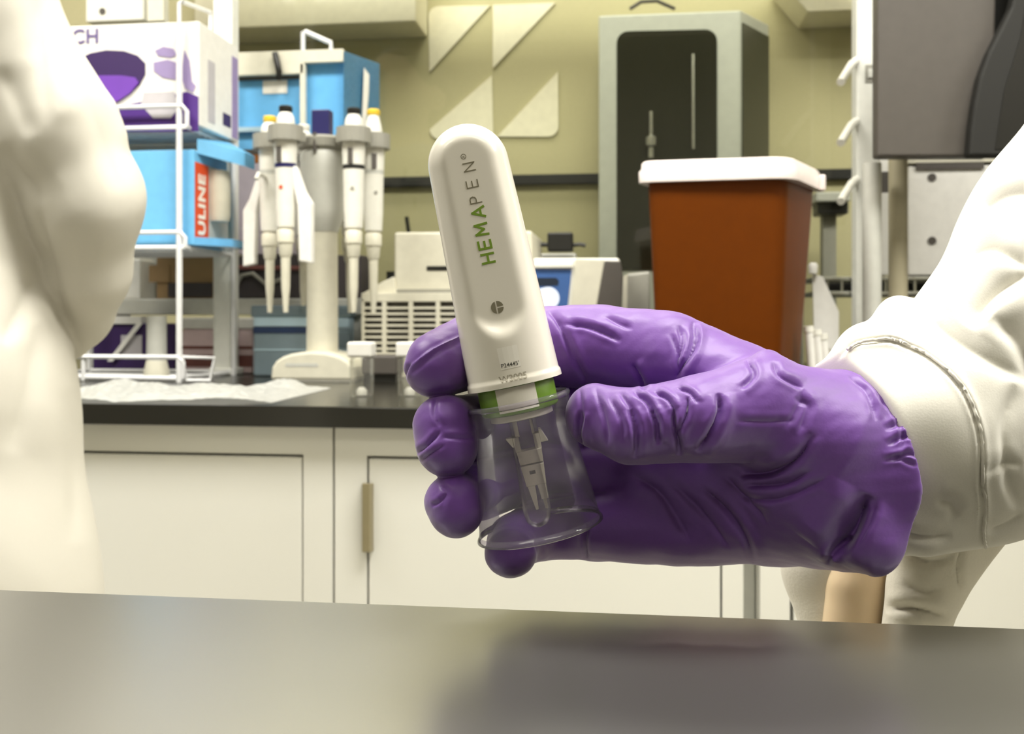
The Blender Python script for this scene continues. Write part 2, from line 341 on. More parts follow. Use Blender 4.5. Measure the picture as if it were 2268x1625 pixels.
# far bench: worktop, cabinets under it
YB = 1.012
t = thing('far_worktop', 'long dark worktop of the back bench carrying the lab equipment', 'worktop', (0, YB, BZ))
MB().box((-2.3, YB, BZ - .0235), (2.4, Y1 - .004, BZ)).build('slab', M['black_top'], t, bevel=.0015)
YF = 1.032; ZT = BZ - .0235
def cabinet(x0, x1, doors, label, name='base_cabinet', handle=None):
    t = thing(name, label, 'cabinet', ((x0 + x1) / 2, YF, 0), 0, 'white base cabinets under the back bench')
    MB().box((x0, YF + .021, .1), (x1, 1.62, ZT)).build('carcass', M['cab'], t)
    MB().box((x0 + .01, YF + .06, 0), (x1 - .01, 1.6, .1)).build('plinth', M['dgrey'], t)
    b = MB(); zt = Z(1003, YF, 500); g = .0022; xs = [x0 + .0008] + [v for d in doors for v in d] + [x1 - .0008]
    b.box((x0 + .0008, YF, zt), (x1 - .0008, YF + .02, ZT - .001))
    for a, c in zip(xs[0::2], xs[1::2]): b.box((a, YF, .1), (c, YF + .02, zt))
    b.build('face_frame', M['cab'], t)
    for i, (a, c) in enumerate(doors):
        d = MB().box((a + g, YF + .001, .105), (c - g, YF + .019, zt - 1.6 * g)).build('door', M['cab'], t, bevel=.0012)
        if handle is not None:
            hx0, hx1 = X(801, YF), X(827, YF); za, zb = Z(1221, YF, 814), Z(1070, YF, 814); h = MB()
            h.prism([(hx0, YF + .002, za), (hx1, YF + .002, za), (hx1 - .001, YF - .012, za + .002), (hx0 + .004, YF - .012, za + .002)], (0, 0, zb - za))
            h.build('handle', M['pull'], d, bevel=.001)
    return t
cabinet(-1.9, X(738, YF), [(-1.2, X(-140, YF)), (X(-140, YF) + .003, X(672, YF))], 'white base cabinet at left, its door edge behind the lab coat')
cabinet(X(738, YF) + .0012, X(1648, YF), [(X(812, YF), X(1600, YF))], 'white base cabinet below the hand, with a tan upright door pull', handle=1)
cabinet(X(1682, YF), X(1751, YF), [], 'narrow white end panel right of the grey gap', 'end_panel')
cabinet(X(1751, YF) + .0025, 2.0, [(X(1800, YF), 1.9)], 'white base cabinet at right, behind the hanging sleeve')
tag(MB().box((X(1648, YF) + .001, YF + .03, 0), (X(1682, YF) - .001, YF + .05, ZT)).build('filler_strip', M['lgrey']), 'light grey recessed strip between two white cabinets', 'filler strip')
# ================================================================== equipment on the back bench
def onb(name, label, cat, px, Y, group=None, rz=0): return thing(name, label, cat, (X(px, Y), Y, BZ), rz, group)
# uprights and glass
def post(px0, px1, Y, label, dep=.03, top=1.9):
    t = onb('shelf_upright', label, 'upright', (px0 + px1) / 2, Y)
    MB().box((X(px0, Y), Y, BZ), (X(px1, Y), Y + dep, top)).build('column', M['alu'], t, bevel=.003)
    MB().box((X(px0, Y) - .006, Y - .004, BZ), (X(px1, Y) + .006, Y + dep + .006, BZ + .012)).build('foot', M['alu'], t, bevel=.002)
    return t
post(471, 514, 1.53, 'white square upright between glove box and pipette stand')
pr = post(1897, 1946, 1.55, 'tall white upright right of the orange bin', .035)
MB().pbox(1917, 143, 1941, 182, 1.5485, .0012).build('latch_plate', M['grey'], pr); MB().pbox(1923, 152, 1936, 172, 1.5455, .003).build('latch', M['lgrey'], pr, bevel=.001)
for y in (128, 262, 392):
    p0, p1, p2 = PY(1899, y + 4, 1.55), PY(1886, y + 14, 1.53), PY(1862, y + 54, 1.48)
    MB().tube([p0 + Vector((0, .005, 0)), p1, p2], .0062, 10).build('drying_peg', M['white'], pr, smooth=True)
t = thing('overhead_shelf', 'white overhead shelf carried by the uprights above the photo', 'shelf', (.1, 1.5, 1.9))
MB().box((-1.5, 1.50, 1.9), (2.0, 1.60, 1.92)).build('board', M['white'], t, bevel=.002)
MB().box((-1.5, 1.50, 1.92), (2.0, 1.51, 1.94)).build('lip', M['white'], t)
t = thing('glass_screen', 'clear glass divider behind the pipettes and orange bin', 'glass screen', (.1, 1.74, BZ))
MB().box((X(517, 1.74), 1.74, BZ), (X(1960, 1.74), 1.746, 1.9)).build('pane', M['glass'], t)

# what stands behind the glass
t = thing('wall_logo', 'pale emblem of four triangles in a rounded square on the wall', 'emblem', tuple(PY(1093, 160, Y1 - .002)))
def pl(pts, Y=Y1): return [PY(x, y, Y) for x, y in pts]
def arc(cx, cy, r, a0, a1, n=6): return [(cx + r * math.cos(R(a0 + (a1 - a0) * i / n)), cy + r * math.sin(R(a0 + (a1 - a0) * i / n))) for i in range(n + 1)]
for pts in ([(952, 160)] + arc(972, 37, 22, 180, 270) + [(1086, 13)], [(1092, 12), (1230, 7), (1092, 152)], [(1090, 168), (1093, 308)] + arc(975, 287, 22, 90, 180),
            [(1236, 160)] + arc(1214, 280, 23, 0, 90) + [(1102, 303)]):
    q = pl(pts, Y1 - .0005); MB().prism(q, (0, -.004, 0)).build('triangle', M['logo'], t)
# incubator
YI = 1.86; t = thing('incubator', 'grey incubator cabinet with dark round-cornered window behind the glass', 'incubator', (X(1480, YI), YI, BZ))
dI = 1.0; xa, xb = X(1326, YI), X(1641, YI); xc = X(1702, YI + .1); zt = Z(28, YI, 1480)
fr = [(xa, YI), (xb, YI), (xc, YI + .1), (xc, YI + .22), (xa, YI + .22)]
MB().prism([(x, y, BZ + .02) for x, y in fr], (0, 0, zt - BZ - .02)).build('body', M['incub'], t, bevel=.004)
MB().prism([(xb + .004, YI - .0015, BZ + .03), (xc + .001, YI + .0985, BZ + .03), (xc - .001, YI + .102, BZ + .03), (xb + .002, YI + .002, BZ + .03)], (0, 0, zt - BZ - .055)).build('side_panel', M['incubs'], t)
wp = arc(1392, 96, 26, 180, 270) + arc(1562, 92, 26, 270, 360) + [(1588, 598), (1366, 598)]
q = pl(wp, YI); MB().prism(q, (0, -.003, 0)).build('window', M['incubd'], t)
b = MB().tube([PY(1535, 120, YI - .008), PY(1536, 330, YI - .008)], .0035, 8); b.build('door_handle', M['chrome'], t, smooth=True)
tb = MB().lathe([(.006, 0), (.006, .02), (.011, .024), (.011, .04), (.004, .044), (.004, .09)], PY(1442, 350, YI - .016), 12).build('knob', M['chrome'], t, smooth=True)
MB().tube([PY(1395, 20, YI + .08), PY(1420, 4, YI + .08), PY(1455, 2, YI + .08), PY(1495, 20, YI + .08)], .004, 8).build('cable_loop', M['dgrey'], t, smooth=True)
for x in (xa + .02, xb - .05): MB().box((x, YI + .02, BZ), (x + .04, YI + .2, BZ + .02)).build('foot', M['black'], t)
# wall fittings
t = thing('reflection_box', 'pale box standing in for reflected ceiling light at top left of the emblem', 'cabinet', tuple(PY(700, 20, 1.98)))  # added pale solid, shaped as a patch of reflected ceiling light
MB().box((X(430, 1.98), 1.98, Z(48, 1.98, 900)), (X(921, 1.98), Y1 - .003, 1.86)).build('box', M['logo'], t, bevel=.003); MB().box((X(430, 1.98) - .005, 1.975, 1.86), (X(921, 1.98) + .005, Y1 - .003, 1.88)).build('top_panel', M['logo'], t)
t = thing('task_light', 'bright under-shelf lamp above and right of the incubator', 'lamp', tuple(PY(1830, 10, 2.0)))
z0 = Z(31, 2.0, 1830); MB().prism([(X(1722, 2), 1.98, z0 + .07), (X(1785, 2), 1.98, z0), (X(1990, 2), 1.98, z0), (X(1990, 2), 1.98, z0 + .07)], (0, .115, 0)).build('housing', M['logo'], t, bevel=.002)
MB().prism([(X(1845, 2), 1.976, z0 + .05), (X(1893, 2), 1.976, z0 + .015), (X(1985, 2), 1.976, z0 + .012), (X(1985, 2), 1.976, z0 + .06)], (0, .003, 0)).build('tube_cover', M['lampface'], t)
t = thing('power_adapter', 'black power brick with cable on the ledge beside the pen', 'adapter', tuple(PY(1240, 555, 1.66)))
MB().pbox(1212, 514, 1268, 556, 1.66, .03).build('case', M['black'], t, bevel=.003)
MB().tube([PY(1180, 544, 1.672), PY(1195, 541, 1.672), PY(1213, 542, 1.672)], .004, 8).build('cable', M['black'], t, smooth=True); MB().tube([PY(1267, 543, 1.672), PY(1285, 541, 1.672), PY(1297, 544, 1.672)], .0035, 8).build('plug_cable', M['black'], t, smooth=True)

# ---------------- left: wire rack with boxes
YR = 1.36; zs = [Z(840, YR, 300), Z(548, YR, 330), Z(283, YR, 330)]; zs[0] = BZ + .006
t = onb('wire_rack', 'white wire rack holding the glove box and blue carton', 'rack', 300, YR)
xl, xr = X(60, YR), X(397, YR); yb = YR + .17; r = .0036
ztop = Z(60, YR, 397)
for x, y in ((xl, YR), (xr, YR), (xl, yb), (xr + .012, yb)): MB().tube([(x, y, BZ), (x, y, ztop)], .0047, 10).build('upright', M['wire'], t, smooth=True)
def wirebox(z, h, xr2, nm):
    b = MB().tube([(xl, YR, z), (xr2, YR, z), (xr2, yb, z), (xl, yb, z)], r, 8, closed=True)
    if h: b.tube([(xl, YR - .002, z + h), (xr2 - .006, YR - .002, z + h), (xr2, YR, z + h - .008), (xr2, YR, z)], r, 8)
    for i in range(1, 8): y = YR + (yb - YR) * i / 8; b.tube([(xl, y, z - .004), (xr2, y, z - .004)], .0018, 6)
    return b.build(nm, M['wire'], t, smooth=True)
wirebox(zs[2], Z(237, YR, 330) - zs[2], xr + .012, 'shelf_wire'); wirebox(zs[1], Z(515, YR, 330) - zs[1], xr + .009, 'shelf_wire'); wirebox(zs[0], Z(790, YR, 300) - zs[0], xr + .006, 'shelf_wire')
MB().tube([PY(397, 108, YR), PY(397, 6, YR), PY(404, 4, YR), (PY(466, 27, YR + .15)), PY(466, 110, YR + .15)], .0034, 8).build('arch_wire', M['wire'], t, smooth=True)
MB().tube([PY(405, 790, YR), PY(474, 793, YR + .02), PY(466, 842, YR + .02), PY(412, 842, YR)], .0032, 8, closed=True).build('side_loop', M['wire'], t, smooth=True)
MB().tube([PY(185, 788, YR), PY(185, 842, YR)], .0034, 8).build('short_wire', M['wire'], t, smooth=True)
# glove box
YG = YR + .012; z0 = zs[2] + .0045; x0, x1 = X(70, YG), X(441, YG); z1 = Z(51, YG, 330); yg = YG + .145
t = thing('glove_box', 'white and purple carton of nitrile gloves on the top rack shelf', 'glove box', ((x0 + x1) / 2, YG, z0))
MB().box((x0, YG, z0), (x1, yg, z1)).build('carton', M['card'], t, bevel=.0015)
e = .0006
def pf(pts, Y, m, nm, off=0, dep=.0006, par=None): return MB().prism(pl(pts, Y - off), (0, -dep, 0)).build(nm, m, par)
pf([(75, 292), (440, 291), (440, 214), (415, 203), (330, 222), (250, 238), (75, 240)], YG, M['purple'], 'purple_band', 0, .0006, t)
op = [(174, 131), (200, 118), (235, 111), (275, 113), (305, 123), (322, 140), (322, 165), (310, 187), (290, 207), (265, 224), (245, 232), (240, 215), (225, 195), (190, 178)]
pf(op, YG, M['purpled'], 'opening', .0008, .0005, t)
gl = [(192, 179), (225, 195), (240, 215), (245, 231), (265, 223), (290, 206), (308, 184), (300, 172), (270, 168), (220, 168)]
pf(gl, YG, mat('nitrile_in_box', (112, 62, 172), .5), 'glove_in_opening', .0014, .003, t)
b = MB()
for pts in ([(343, 112), (362, 103), (385, 108), (392, 122), (378, 128), (350, 124)], [(340, 138), (372, 132), (395, 140), (405, 160), (398, 178), (360, 172), (341, 158)], [(408, 110), (420, 135), (425, 180), (434, 190), (428, 205), (410, 196), (402, 170)]):
    b.prism(pl(pts, YG - .0008), (0, -.0004, 0))
b.build('hand_picture', M['lilac'], t)
b = MB().prism(pl([(318, 205), (386, 203), (395, 240), (378, 262), (340, 262), (312, 232)], YG - .0009), (0, -.0004, 0)); b.build('cuff_picture', M['greyp'], t)
p = PY(165, 83, YG - .0008); letters('TECH', .031, p, (1, 0, 0), (0, 0, 1), mat('lettering_violet', (104, 88, 140), .6), t, .0006, 1.05)
b = MB().box((x1, YG + .03, z0 + .012), (x1 + .0006, YG + .055, z1 - .05)); b.build('side_print', M['greyp'], t)
MB().box((x1, YG + .085, z0 + .018), (x1 + .0006, YG + .115, z0 + .038)).build('side_mark', M['purpled'], t); MB().box((x1, YG + .12, z0 + .004), (x1 + .0007, yg - .002, z1 - .02)).build('side_strip', M['lilac'], t)
# blue carton
z0 = zs[1] + .0045; x0, x1 = X(120, YG), X(430, YG); z1 = Z(332, YG, 380)
t = thing('blue_carton', 'sky blue storage carton with a red strip on the middle rack shelf', 'carton', ((x0 + x1) / 2, YG, z0))
MB().box((x0, YG, z0), (x1, YG + .12, z1)).build('box', M['blue'], t, bevel=.001)
MB().box((x1, YG + .002, Z(541, YG, 440)), (x1 + .001, YG + .048, Z(357, YG, 440))).build('red_strip', M['red'], t)
letters('ULINE', .032, (x1 + .0014, YG + .025, Z(450, YG, 440)), (0, 0, 1), (0, -1, 0), M['label'], t, .0012, 1.1)
MB().box((x1, YG + .05, z0 + .012), (x1 + .0012, YG + .119, Z(357, YG, 440))).build('white_panel', M['lgrey'], t)
MB().prism([(x1, YG + .01, z1 - .004), (x1 + .055, YG + .06, z1 - .017), (x1 + .055, YG + .1, z1 - .017), (x1, YG + .12, z1 + .012)], (0, 0, .022)).build('side_flap', M['blue'], t)
MB().prism([(x1, YG + .0, z0), (x1 + .04, YG + .05, z0), (x1 + .04, YG + .1, z0), (x1, YG + .119, z0)], (0, 0, .012)).build('bottom_flap', M['blue2'], t)
MB().lathe([(.018, 0), (.02, .01), (.02, .07), (.018, .08)], (x1 + .006, YG + .07, Z(480, YG, 460)), 14).build('tape_roll', M['offw'], t, smooth=True)
MB().pbox(304, 385, 313, 405, YG - .001, .001).build('finger_slot', M['dgrey'], t)
# above: bracket box under overhead shelf
t = thing('wall_bracket', 'white bracket box with one round hole at the top left', 'bracket', tuple(PY(254, 40, 1.62)))
MB().pbox(190, -420, 318, 46, 1.62, .05).build('box', M['white'], t, bevel=.002)
MB().lathe([(.006, 0), (.006, .0012)], (0, 0, 0), 14, Matrix.Translation(PY(227, 25, 1.6195)) @ Matrix.Rotation(R(90), 4, 'X')).build('hole', M['dgrey'], t)
MB().pbox(326, -420, 362, 46, 1.6, .02).build('arm', M['offw'], t, bevel=.001)
# blue clear dispenser on stacked boxes, right of the upright
YD = 1.63; t = thing('blue_dispenser', 'tall blue acrylic tip dispenser with white frame behind the pipettes', 'dispenser', tuple(PY(640, 350, YD)))
zb = Z(328, YD, 640); xa, xb = X(517, YD), X(760, YD); zt = Z(112, YD, 640); yd = YD + .1
MB().box((xa, YD + .02, zb), (xb, yd, zt - .012)).build('blue_bin', M['blue2'], t)
b = MB(); b.pbox(517, 112, 760, 140, YD, .012).pbox(517, 140, 672, 165, YD, .012).pbox(664, 140, 675, 326, YD, .012).pbox(517, 165, 521, 326, YD, .012); b.build('frame', M['offw'], t, bevel=.001)
b = MB().pbox(517, 280, 664, 290, YD + .008, .008); b.build('ledge', M['paleblue'], t)
MB().prism([(xb + .001, YD, zb), (xb + .042, YD + .09, zb), (xb + .038, yd, zb), (xb + .001, yd, zb)], (0, 0, zt - zb - .004)).build('side_wing', M['tintblue'], t)
MB().prism([(xb + .024, YD + .035, zb + .03), (xb + .028, YD + .044, zb + .03), (xb + .032, YD + .054, zb + .11), (xb + .026, YD + .04, zb + .12)], (.001, -.0015, .03)).build('wing_highlight', M['white'], t)  # white sliver is a highlight on the wing, built as a solid
MB().tube([PY(609, 118, YD - .006), PY(614, 140, YD - .01), PY(618, 160, YD - .01), PY(617, 176, YD - .004)], .0055, 8).build('latch', M['black'], t, smooth=True)
MB().pbox(582, 178, 636, 207, YD + .0185, .001).build('label', M['label'], t); MB().pbox(527, 166, 662, 176, YD + .014, .004).build('lid_edge', M['dgrey'], t)
MB().tube([PY(671, 112, YD + .03), PY(671, 72, YD + .03), PY(676, 70, YD + .03), PY(733, 95, YD + .03), PY(733, 112, YD + .03)], .0045, 8).build('carry_wire', M['wire'], t, smooth=True)
def box_thing(name, label, cat, x0, y0, x1, y1, Y, dep, m, bev=.002, z0=None, part='carton', group=None):
    a, c = X(x0, Y), X(x1, Y); zb_ = Z(y1, Y, (x0 + x1) / 2) if z0 is None else z0
    t = thing(name, label, cat, ((a + c) / 2, Y, zb_), 0, group)
    MB().box((a, Y, zb_), (c, Y + dep, Z(y0, Y, (x0 + x1) / 2))).build(part, m, t, bevel=bev); return t
zz = Z(563, YD, 640)
t = box_thing('lavender_carton', 'pale lavender carton under the blue dispenser', 'carton', 520, 361, 650, 563, YD, .1, M['lav'], z0=zz); MB().pbox(521, 535, 553, 539, YD - .0006, .0006).build('edge_print', M['dgrey'], t); MB().pbox(521, 505, 556, 508, YD - .0006, .0006).build('tape', M['greyp'], t)
t = thing('brown_carton', 'flat brown carton squeezed under the blue dispenser', 'carton', tuple(PY(600, 360, YD)))
MB().box((X(518, YD), YD + .001, Z(361, YD, 585) + .0012), (X(745, YD), YD + .09, Z(341, YD, 585))).build('carton', M['brown'], t); MB().box((X(518, YD), YD + .0, Z(341, YD, 585)), (X(745, YD), YD + .095, zb - .0005)).build('lid', M['dgrey'], t)
t = box_thing('recess_block', 'dark block standing in for a shaded recess with loose cables behind the pipette tips', 'tray', 380, 566, 800, 660, YD - .002, .1, M['dark'], z0=Z(660, YD, 600));  # solid block whose dark colour gives the shade of a recess
MB().tube([PY(520, 640, YD - .008), PY(535, 610, YD - .008), PY(560, 605, YD - .008), PY(590, 630, YD - .008), PY(640, 612, YD - .008)], .004, 8).build('cable', M['grey'], t, smooth=True)
MB().tube([PY(520, 592, YD - .006), PY(680, 594, YD - .006)], .004, 8).build('rail', M['maroon'], t, smooth=True)
# lower shelf behind the rack
YS = 1.6; t = thing('shelf_riser', 'low grey shelf riser behind the rack and pipettes', 'shelf', (X(500, YS), YS, BZ))
MB().box((X(190, YS), YS, Z(697, YS, 500)), (X(800, YS), YS + .125, Z(661, YS, 500))).build('board', M['lgrey'], t, bevel=.002)
for px in (192, 775): MB().box((X(px, YS), YS + .01, BZ), (X(px, YS) + .018, YS + .12, Z(697, YS, 500))).build('leg', M['lgrey'], t)
zs1 = Z(661, YS, 500)
YQ = YS + .006
t = thing('tan_carton', 'small tan carton behind the rack upright', 'carton', (X(430, YQ), YQ, zs1)); MB().box((X(330, YQ), YQ, zs1 + .03), (X(375, YQ), YQ + .02, zs1 + .06)).build('flap', M['tan'], t); MB().box((X(345, YQ), YQ + .003, zs1), (X(470, YQ), YQ + .02, Z(566, YQ, 430))).build('carton', M['tan'], t, bevel=.001); MB().pbox(372, 626, 470, 658, YQ, .002).build('dark_band', M['dark'], t)
t = thing('white_canister', 'plain white upright box left of the tan carton', 'box', (X(293, 1.45), 1.45, BZ)); 
MB().box((X(255, 1.62), YS + .004, zs1), (X(320, 1.62), YS + .06, Z(573, 1.6, 290))).build('box', M['card'], t, bevel=.003); MB().box((X(255, 1.62) + .004, YS + .008, Z(573, 1.6, 290)), (X(320, 1.62) - .004, YS + .056, Z(569, 1.6, 290))).build('lid', M['card'], t)
t = thing('grey_tank', 'round light grey tank on the riser behind the rack upright', 'tank', (X(352, YS + .1), YS + .1, zs1)); MB().lathe([(.036, 0), (.037, .004), (.037, .085), (.03, .09)], (X(352, YS + .1), YS + .1, zs1), 24).build('drum', M['lgrey'], t, smooth=True); MB().lathe([(.031, .09), (.031, .1), (.028, .103)], (X(352, YS + .1), YS + .1, zs1), 24).build('lid', M['grey'], t, smooth=True)
t = box_thing('purple_box', 'deep purple carton behind the lowest rack wires', 'carton', 205, 716, 386, 818, 1.56, .03, M['purpled'], z0=BZ); MB().pbox(232, 700, 312, 717, 1.556, .03).build('lid', M['card'], t); MB().pbox(268, 742, 314, 790, 1.559, .001).build('grey_print', M['greyp'], t)
MB().prism([PY(303, 716, 1.555), PY(316, 716, 1.555), PY(250, 800, 1.555), PY(238, 800, 1.555)], (0, -.001, 0)).build('white_stripe', M['card'], t)
t = thing('rack_pillar', 'white round pillar standing behind the lowest rack wires', 'pillar', (X(347, 1.46), 1.46, BZ)); MB().lathe([(.016, .028), (.0155, .1)], (X(347, 1.46), 1.46, BZ), 20).build('column', M['lgrey'], t, smooth=True); MB().lathe([(.02, 0), (.02, .01), (.016, .028)], (X(347, 1.46), 1.46, BZ), 20).build('foot', M['offw'], t, smooth=True)
def jarbox(name, label, x0, x1, y0, Y, dep, m, bands, lidm, cat='container'):
    t = thing(name, label, cat, (X((x0 + x1) / 2, Y), Y, BZ)); xm = (x0 + x1) / 2
    zt = Z(y0, Y, xm); MB().box((X(x0, Y), Y, BZ), (X(x1, Y), Y + dep, zt - .02)).build('tub', m, t, bevel=.004)
    MB().box((X(x0, Y) - .003, Y - .003, zt - .02), (X(x1, Y) + .003, Y + dep + .003, zt)).build('lid', lidm, t, bevel=.003)
    for ya, yb_, mm in bands: MB().pbox(x0 + 1, ya, x1 - 1, yb_, Y - .001, .0012).build('band', mm, t)
    return t
jarbox('pink_tub', 'pinkish white tub with maroon bands beside the white upright', 402, 560, 703, 1.564, .03, M['pink'], [(718, 722, M['dark']), (766, 773, M['maroon']), (786, 812, M['maroon'])], M['card'])
t = jarbox('blue_tub', 'pale translucent blue tub with a dark liquid line behind the pipettes', 560, 690, 676, 1.50, .06, M['bluegrey'], [(724, 738, M['bnavy']), (773, 776, M['paleblue'])], M['trans'])
MB().pbox(562, 697, 688, 722, 1.4985, .001).build('clear_band', M['paleblue'], t)
t = jarbox('cyan_tub', 'pale cyan tub right of the pipette stand pole', 665, 774, 676, 1.565, .03, M['paleblue'], [(724, 733, M['bluegrey']), (735, 770, M['bluegrey'])], M['trans'])

# ---------------- pipette stand
YP = 1.44; px0 = 714; d_ = 1.0; t = thing('pipette_stand', 'white carousel stand with navy knob carrying six pipettes', 'pipette stand', (X(px0, YP), YP, BZ)); SX = X(px0, YP); kx = X(px0 + 100, YP) - SX; s = kx / 100      # metres per pixel there
def hz(y): return Z(y, YP, px0) - BZ
H = []
for i in range(13):                            # half-round foot: dome seen from the front
    a = math.pi * i / 12; H.append((SX - .002 - 90 * s * math.cos(a) * (1 if math.cos(a) > 0 else 1.0), 0, BZ + .002 + (hz(776) - .002) * math.sin(a) ** .6))
MB().prism([(x, YP - .045, z) for x, y, z in H], (0, .09, 0)).build('foot', M['offw'], t, bevel=.004)
MB().box((SX - 88 * s, YP - .044, BZ), (SX + 88 * s, YP + .044, BZ + .003)).build('base_pad', M['grey'], t)
MB().pbox(632, 804, 704, 812, YP - .0455, .001).build('badge', M['lgrey'], t)
MB().lathe([(34 * s, hz(790)), (33 * s, hz(620)), (33 * s, hz(500))], (SX, YP, BZ), 24).build('pole', M['offw'], t, smooth=True)
MB().lathe([(34 * s, hz(515)), (44 * s, hz(490)), (48 * s, hz(470)), (48 * s, hz(345)), (40 * s, hz(330))], (SX, YP, BZ), 28).build('hub_column', M['lgrey'], t, smooth=True)
b = MB().lathe([(40 * s, hz(335)), (52 * s, hz(330)), (55 * s, hz(312)), (48 * s, hz(306)), (10 * s, hz(303))], (SX, YP, BZ), 28); b.build('carousel_head', M['grey'], t, smooth=True)
MB().box((SX - 20 * s, YP - 15 * s, BZ + hz(304)), (SX + 20 * s, YP + 15 * s, BZ + hz(245))).build('knob', M['navy'], t, bevel=.002)
MB().lathe([(4 * s, hz(345)), (4 * s, hz(303))], (SX, YP - 50 * s, BZ), 10).build('catch', M['dgrey'], t)
ANG = [(-113, 'left', 0), (-37, 'right', 1), (-170, 'far left', 2), (2, 'far right', 3), (75, 'back', 4), (130, 'back left', 5)]
RP = 112 * s
for a, n_, i in ANG:
    c = Vector((SX + RP * math.cos(R(a)), YP + RP * math.sin(R(a)), 0)); u = Vector((math.cos(R(a)), math.sin(R(a)), 0)); v = Vector((-u.y, u.x, 0))
    hb = MB(); zz = BZ + hz(325); T = Matrix.Translation((SX, YP, zz)) @ Matrix.Rotation(R(a), 4, 'Z')
    hb.box((.045 * 1, -.007, 0), (RP - 22 * s, .007, .014), T)
    for k in range(10):
        a0 = R(40 + 280 * k / 9 + 180 - 180)
    ring = [(RP + 33 * s * math.cos(R(q)), 33 * s * math.sin(R(q)), 0) for q in range(150, -151, -25)] + [(RP + 27 * s * math.cos(R(q)), 27 * s * math.sin(R(q)), 0) for q in range(-150, 151, 25)]
    ring_in = [(RP + 36 * s * math.cos(R(q)), 36 * s * math.sin(R(q))) for q in range(0, 360, 20)]
    n = len(ring_in); vs = []
    for rr in (36, 29.5):
        for zq in (0, hz(300) - hz(332)):
            vs += [(RP + rr * s * math.cos(2 * math.pi * k / n), rr * s * math.sin(2 * math.pi * k / n), zq) for k in range(n)]
    fs = []
    for k in range(n):
        k2 = (k + 1) % n; fs += [(k, k2, n + k2, n + k), (2 * n + k2, 2 * n + k, 3 * n + k, 3 * n + k2), (n + k, n + k2, 3 * n + k2, 3 * n + k), (k2, k, 2 * n + k, 2 * n + k2)]
    hb.add(vs, fs, Matrix.Translation((0, 0, hz(332) - hz(325))) @ T); hb.build('holder_ring', M['grey'], t)
def pipette(label, capm, bandm, tall=0, plate=True):
    t = thing('pipette', label, 'pipette', (0, 0, 0), 0, 'pipettes hanging on the carousel stand')
    q = lambda y: hz(y) - hz(332)
    L = lambda prof, nm, m, sx=1, sy=1: MB().lathe([(r_ * s, q(y_)) for r_, y_ in prof], (0, 0, 0), 20, None, sx, sy).build(nm, m, t, smooth=True, world=False)
    body = L([(13, 517), (19, 512), (21, 470), (22, 400), (24, 345), (24, 318), (20, 304)], 'body', M['white'], 1, .9)
    L([(20, 304), (19, 292), (17, 280), (12, 271 - tall)], 'plunger_sleeve', M['white']); L([(13, 270 - tall), (14, 268 - tall), (14, 259 - tall), (12, 257 - tall)], 'cap', capm)
    MB().box((-9 * s, -23.5 * s, q(378)), (1 * s, -20 * s, q(345))).build('display', M['dgrey'], t, world=False); L([(22.6, 388), (22.8, 379)], 'band', bandm, 1, .92)
    L([(11, 575), (13, 570), (15, 547), (17.5, 545), (18, 521), (15, 517)], 'collar', M['offw']); L([(5, 692), (7, 660), (9, 640), (10, 574)], 'shaft', M['offw'])
    MB().lathe([(4 * s, 0), (4 * s, 2 * s)], (0, 0, 0), 10, Matrix.Translation((0, -19 * s, q(430))) @ Matrix.Rotation(R(90), 4, 'X')).build('button', M['red'] if bandm is M['navy'] else M['grey'], t, world=False)
    if plate: h = MB().prism([(19 * s, -8 * s, q(385)), (26 * s, -8 * s, q(385)), (46 * s, -8 * s, q(440)), (62 * s, -8 * s, q(465)), (62 * s, -8 * s, q(590)), (34 * s, -8 * s, q(585)), (30 * s, -8 * s, q(470)), (21 * s, -8 * s, q(430))], (0, 16 * s, 0))
    if plate: h.build('tip_ejector', M['card'], t, bevel=.002, world=False); MB().tube([(0, 20 * s, q(395)), (0, 44 * s, q(392)), (0, 52 * s, q(405))], 5 * s, 8).build('finger_hook', M['white'], t, smooth=True, world=False)
    return t
PL = {0: ('front left pipette with black cap, navy band and red button', M['black'], M['navy'], 0, 200), 1: ('front right pipette with black cap and black band', M['black'], M['black2'], 0, 250),
      2: ('leftmost pipette, short yellow cap, pale tip ejector plate', M['yellow'], M['lgrey'], -2, 20), 3: ('rightmost pipette with a taller yellow cap', M['yellow'], M['lgrey'], 12, 180),
      4: ('pipette hanging behind the stand pole at right', M['white'], M['lgrey'], 0, 90), 5: ('pipette hanging behind the front left pipette', M['white'], M['lgrey'], 0, 100)}
for a, n_, i in ANG:
    l, cm, bm_, tl, rz = PL[i]; p = pipette(l, cm, bm_, tl, i in (0, 2, 5)); p.location = (SX + RP * math.cos(R(a)), YP + RP * math.sin(R(a)), BZ + hz(332)); p.rotation_euler = (0, 0, R({0: -8, 1: 8, 2: 170, 3: 30, 4: 150, 5: 10}[i]))

# ---------------- film, vials on the front of the worktop
t = thing('plastic_film', 'crumpled sheet of clear white plastic film lying at the left of the worktop', 'plastic film', (X(430, 1.2), 1.2, BZ))
rs = np.random.RandomState(3); P = []
for i in range(27):
    row = []
    for j in range(71):
        u, v = j / 70, i / 26; x = X(150, 1.2) + u * (X(700, 1.2) - X(150, 1.2)); y = 1.035 + .22 * v + .02 * math.sin(9 * u)
        h = .002 + .006 * abs(math.sin(13 * u + 4 * v)) * abs(math.sin(7 * v + 5 * u + 1)) + .008 * max(0, math.sin(5 * v + 19 * u)) * .5 + .003 * rs.rand()
        h *= min(1, 8 * min(u, 1 - u, v + .05, 1.02 - v)); row.append((x, y, BZ + .0006 + max(0, h)))
    P.append(row)
o = MB().grid(P).build('film_sheet', M['film'], t); o.data.polygons.foreach_set('use_smooth', [k % 3 > 0 for k in range(len(o.data.polygons))])
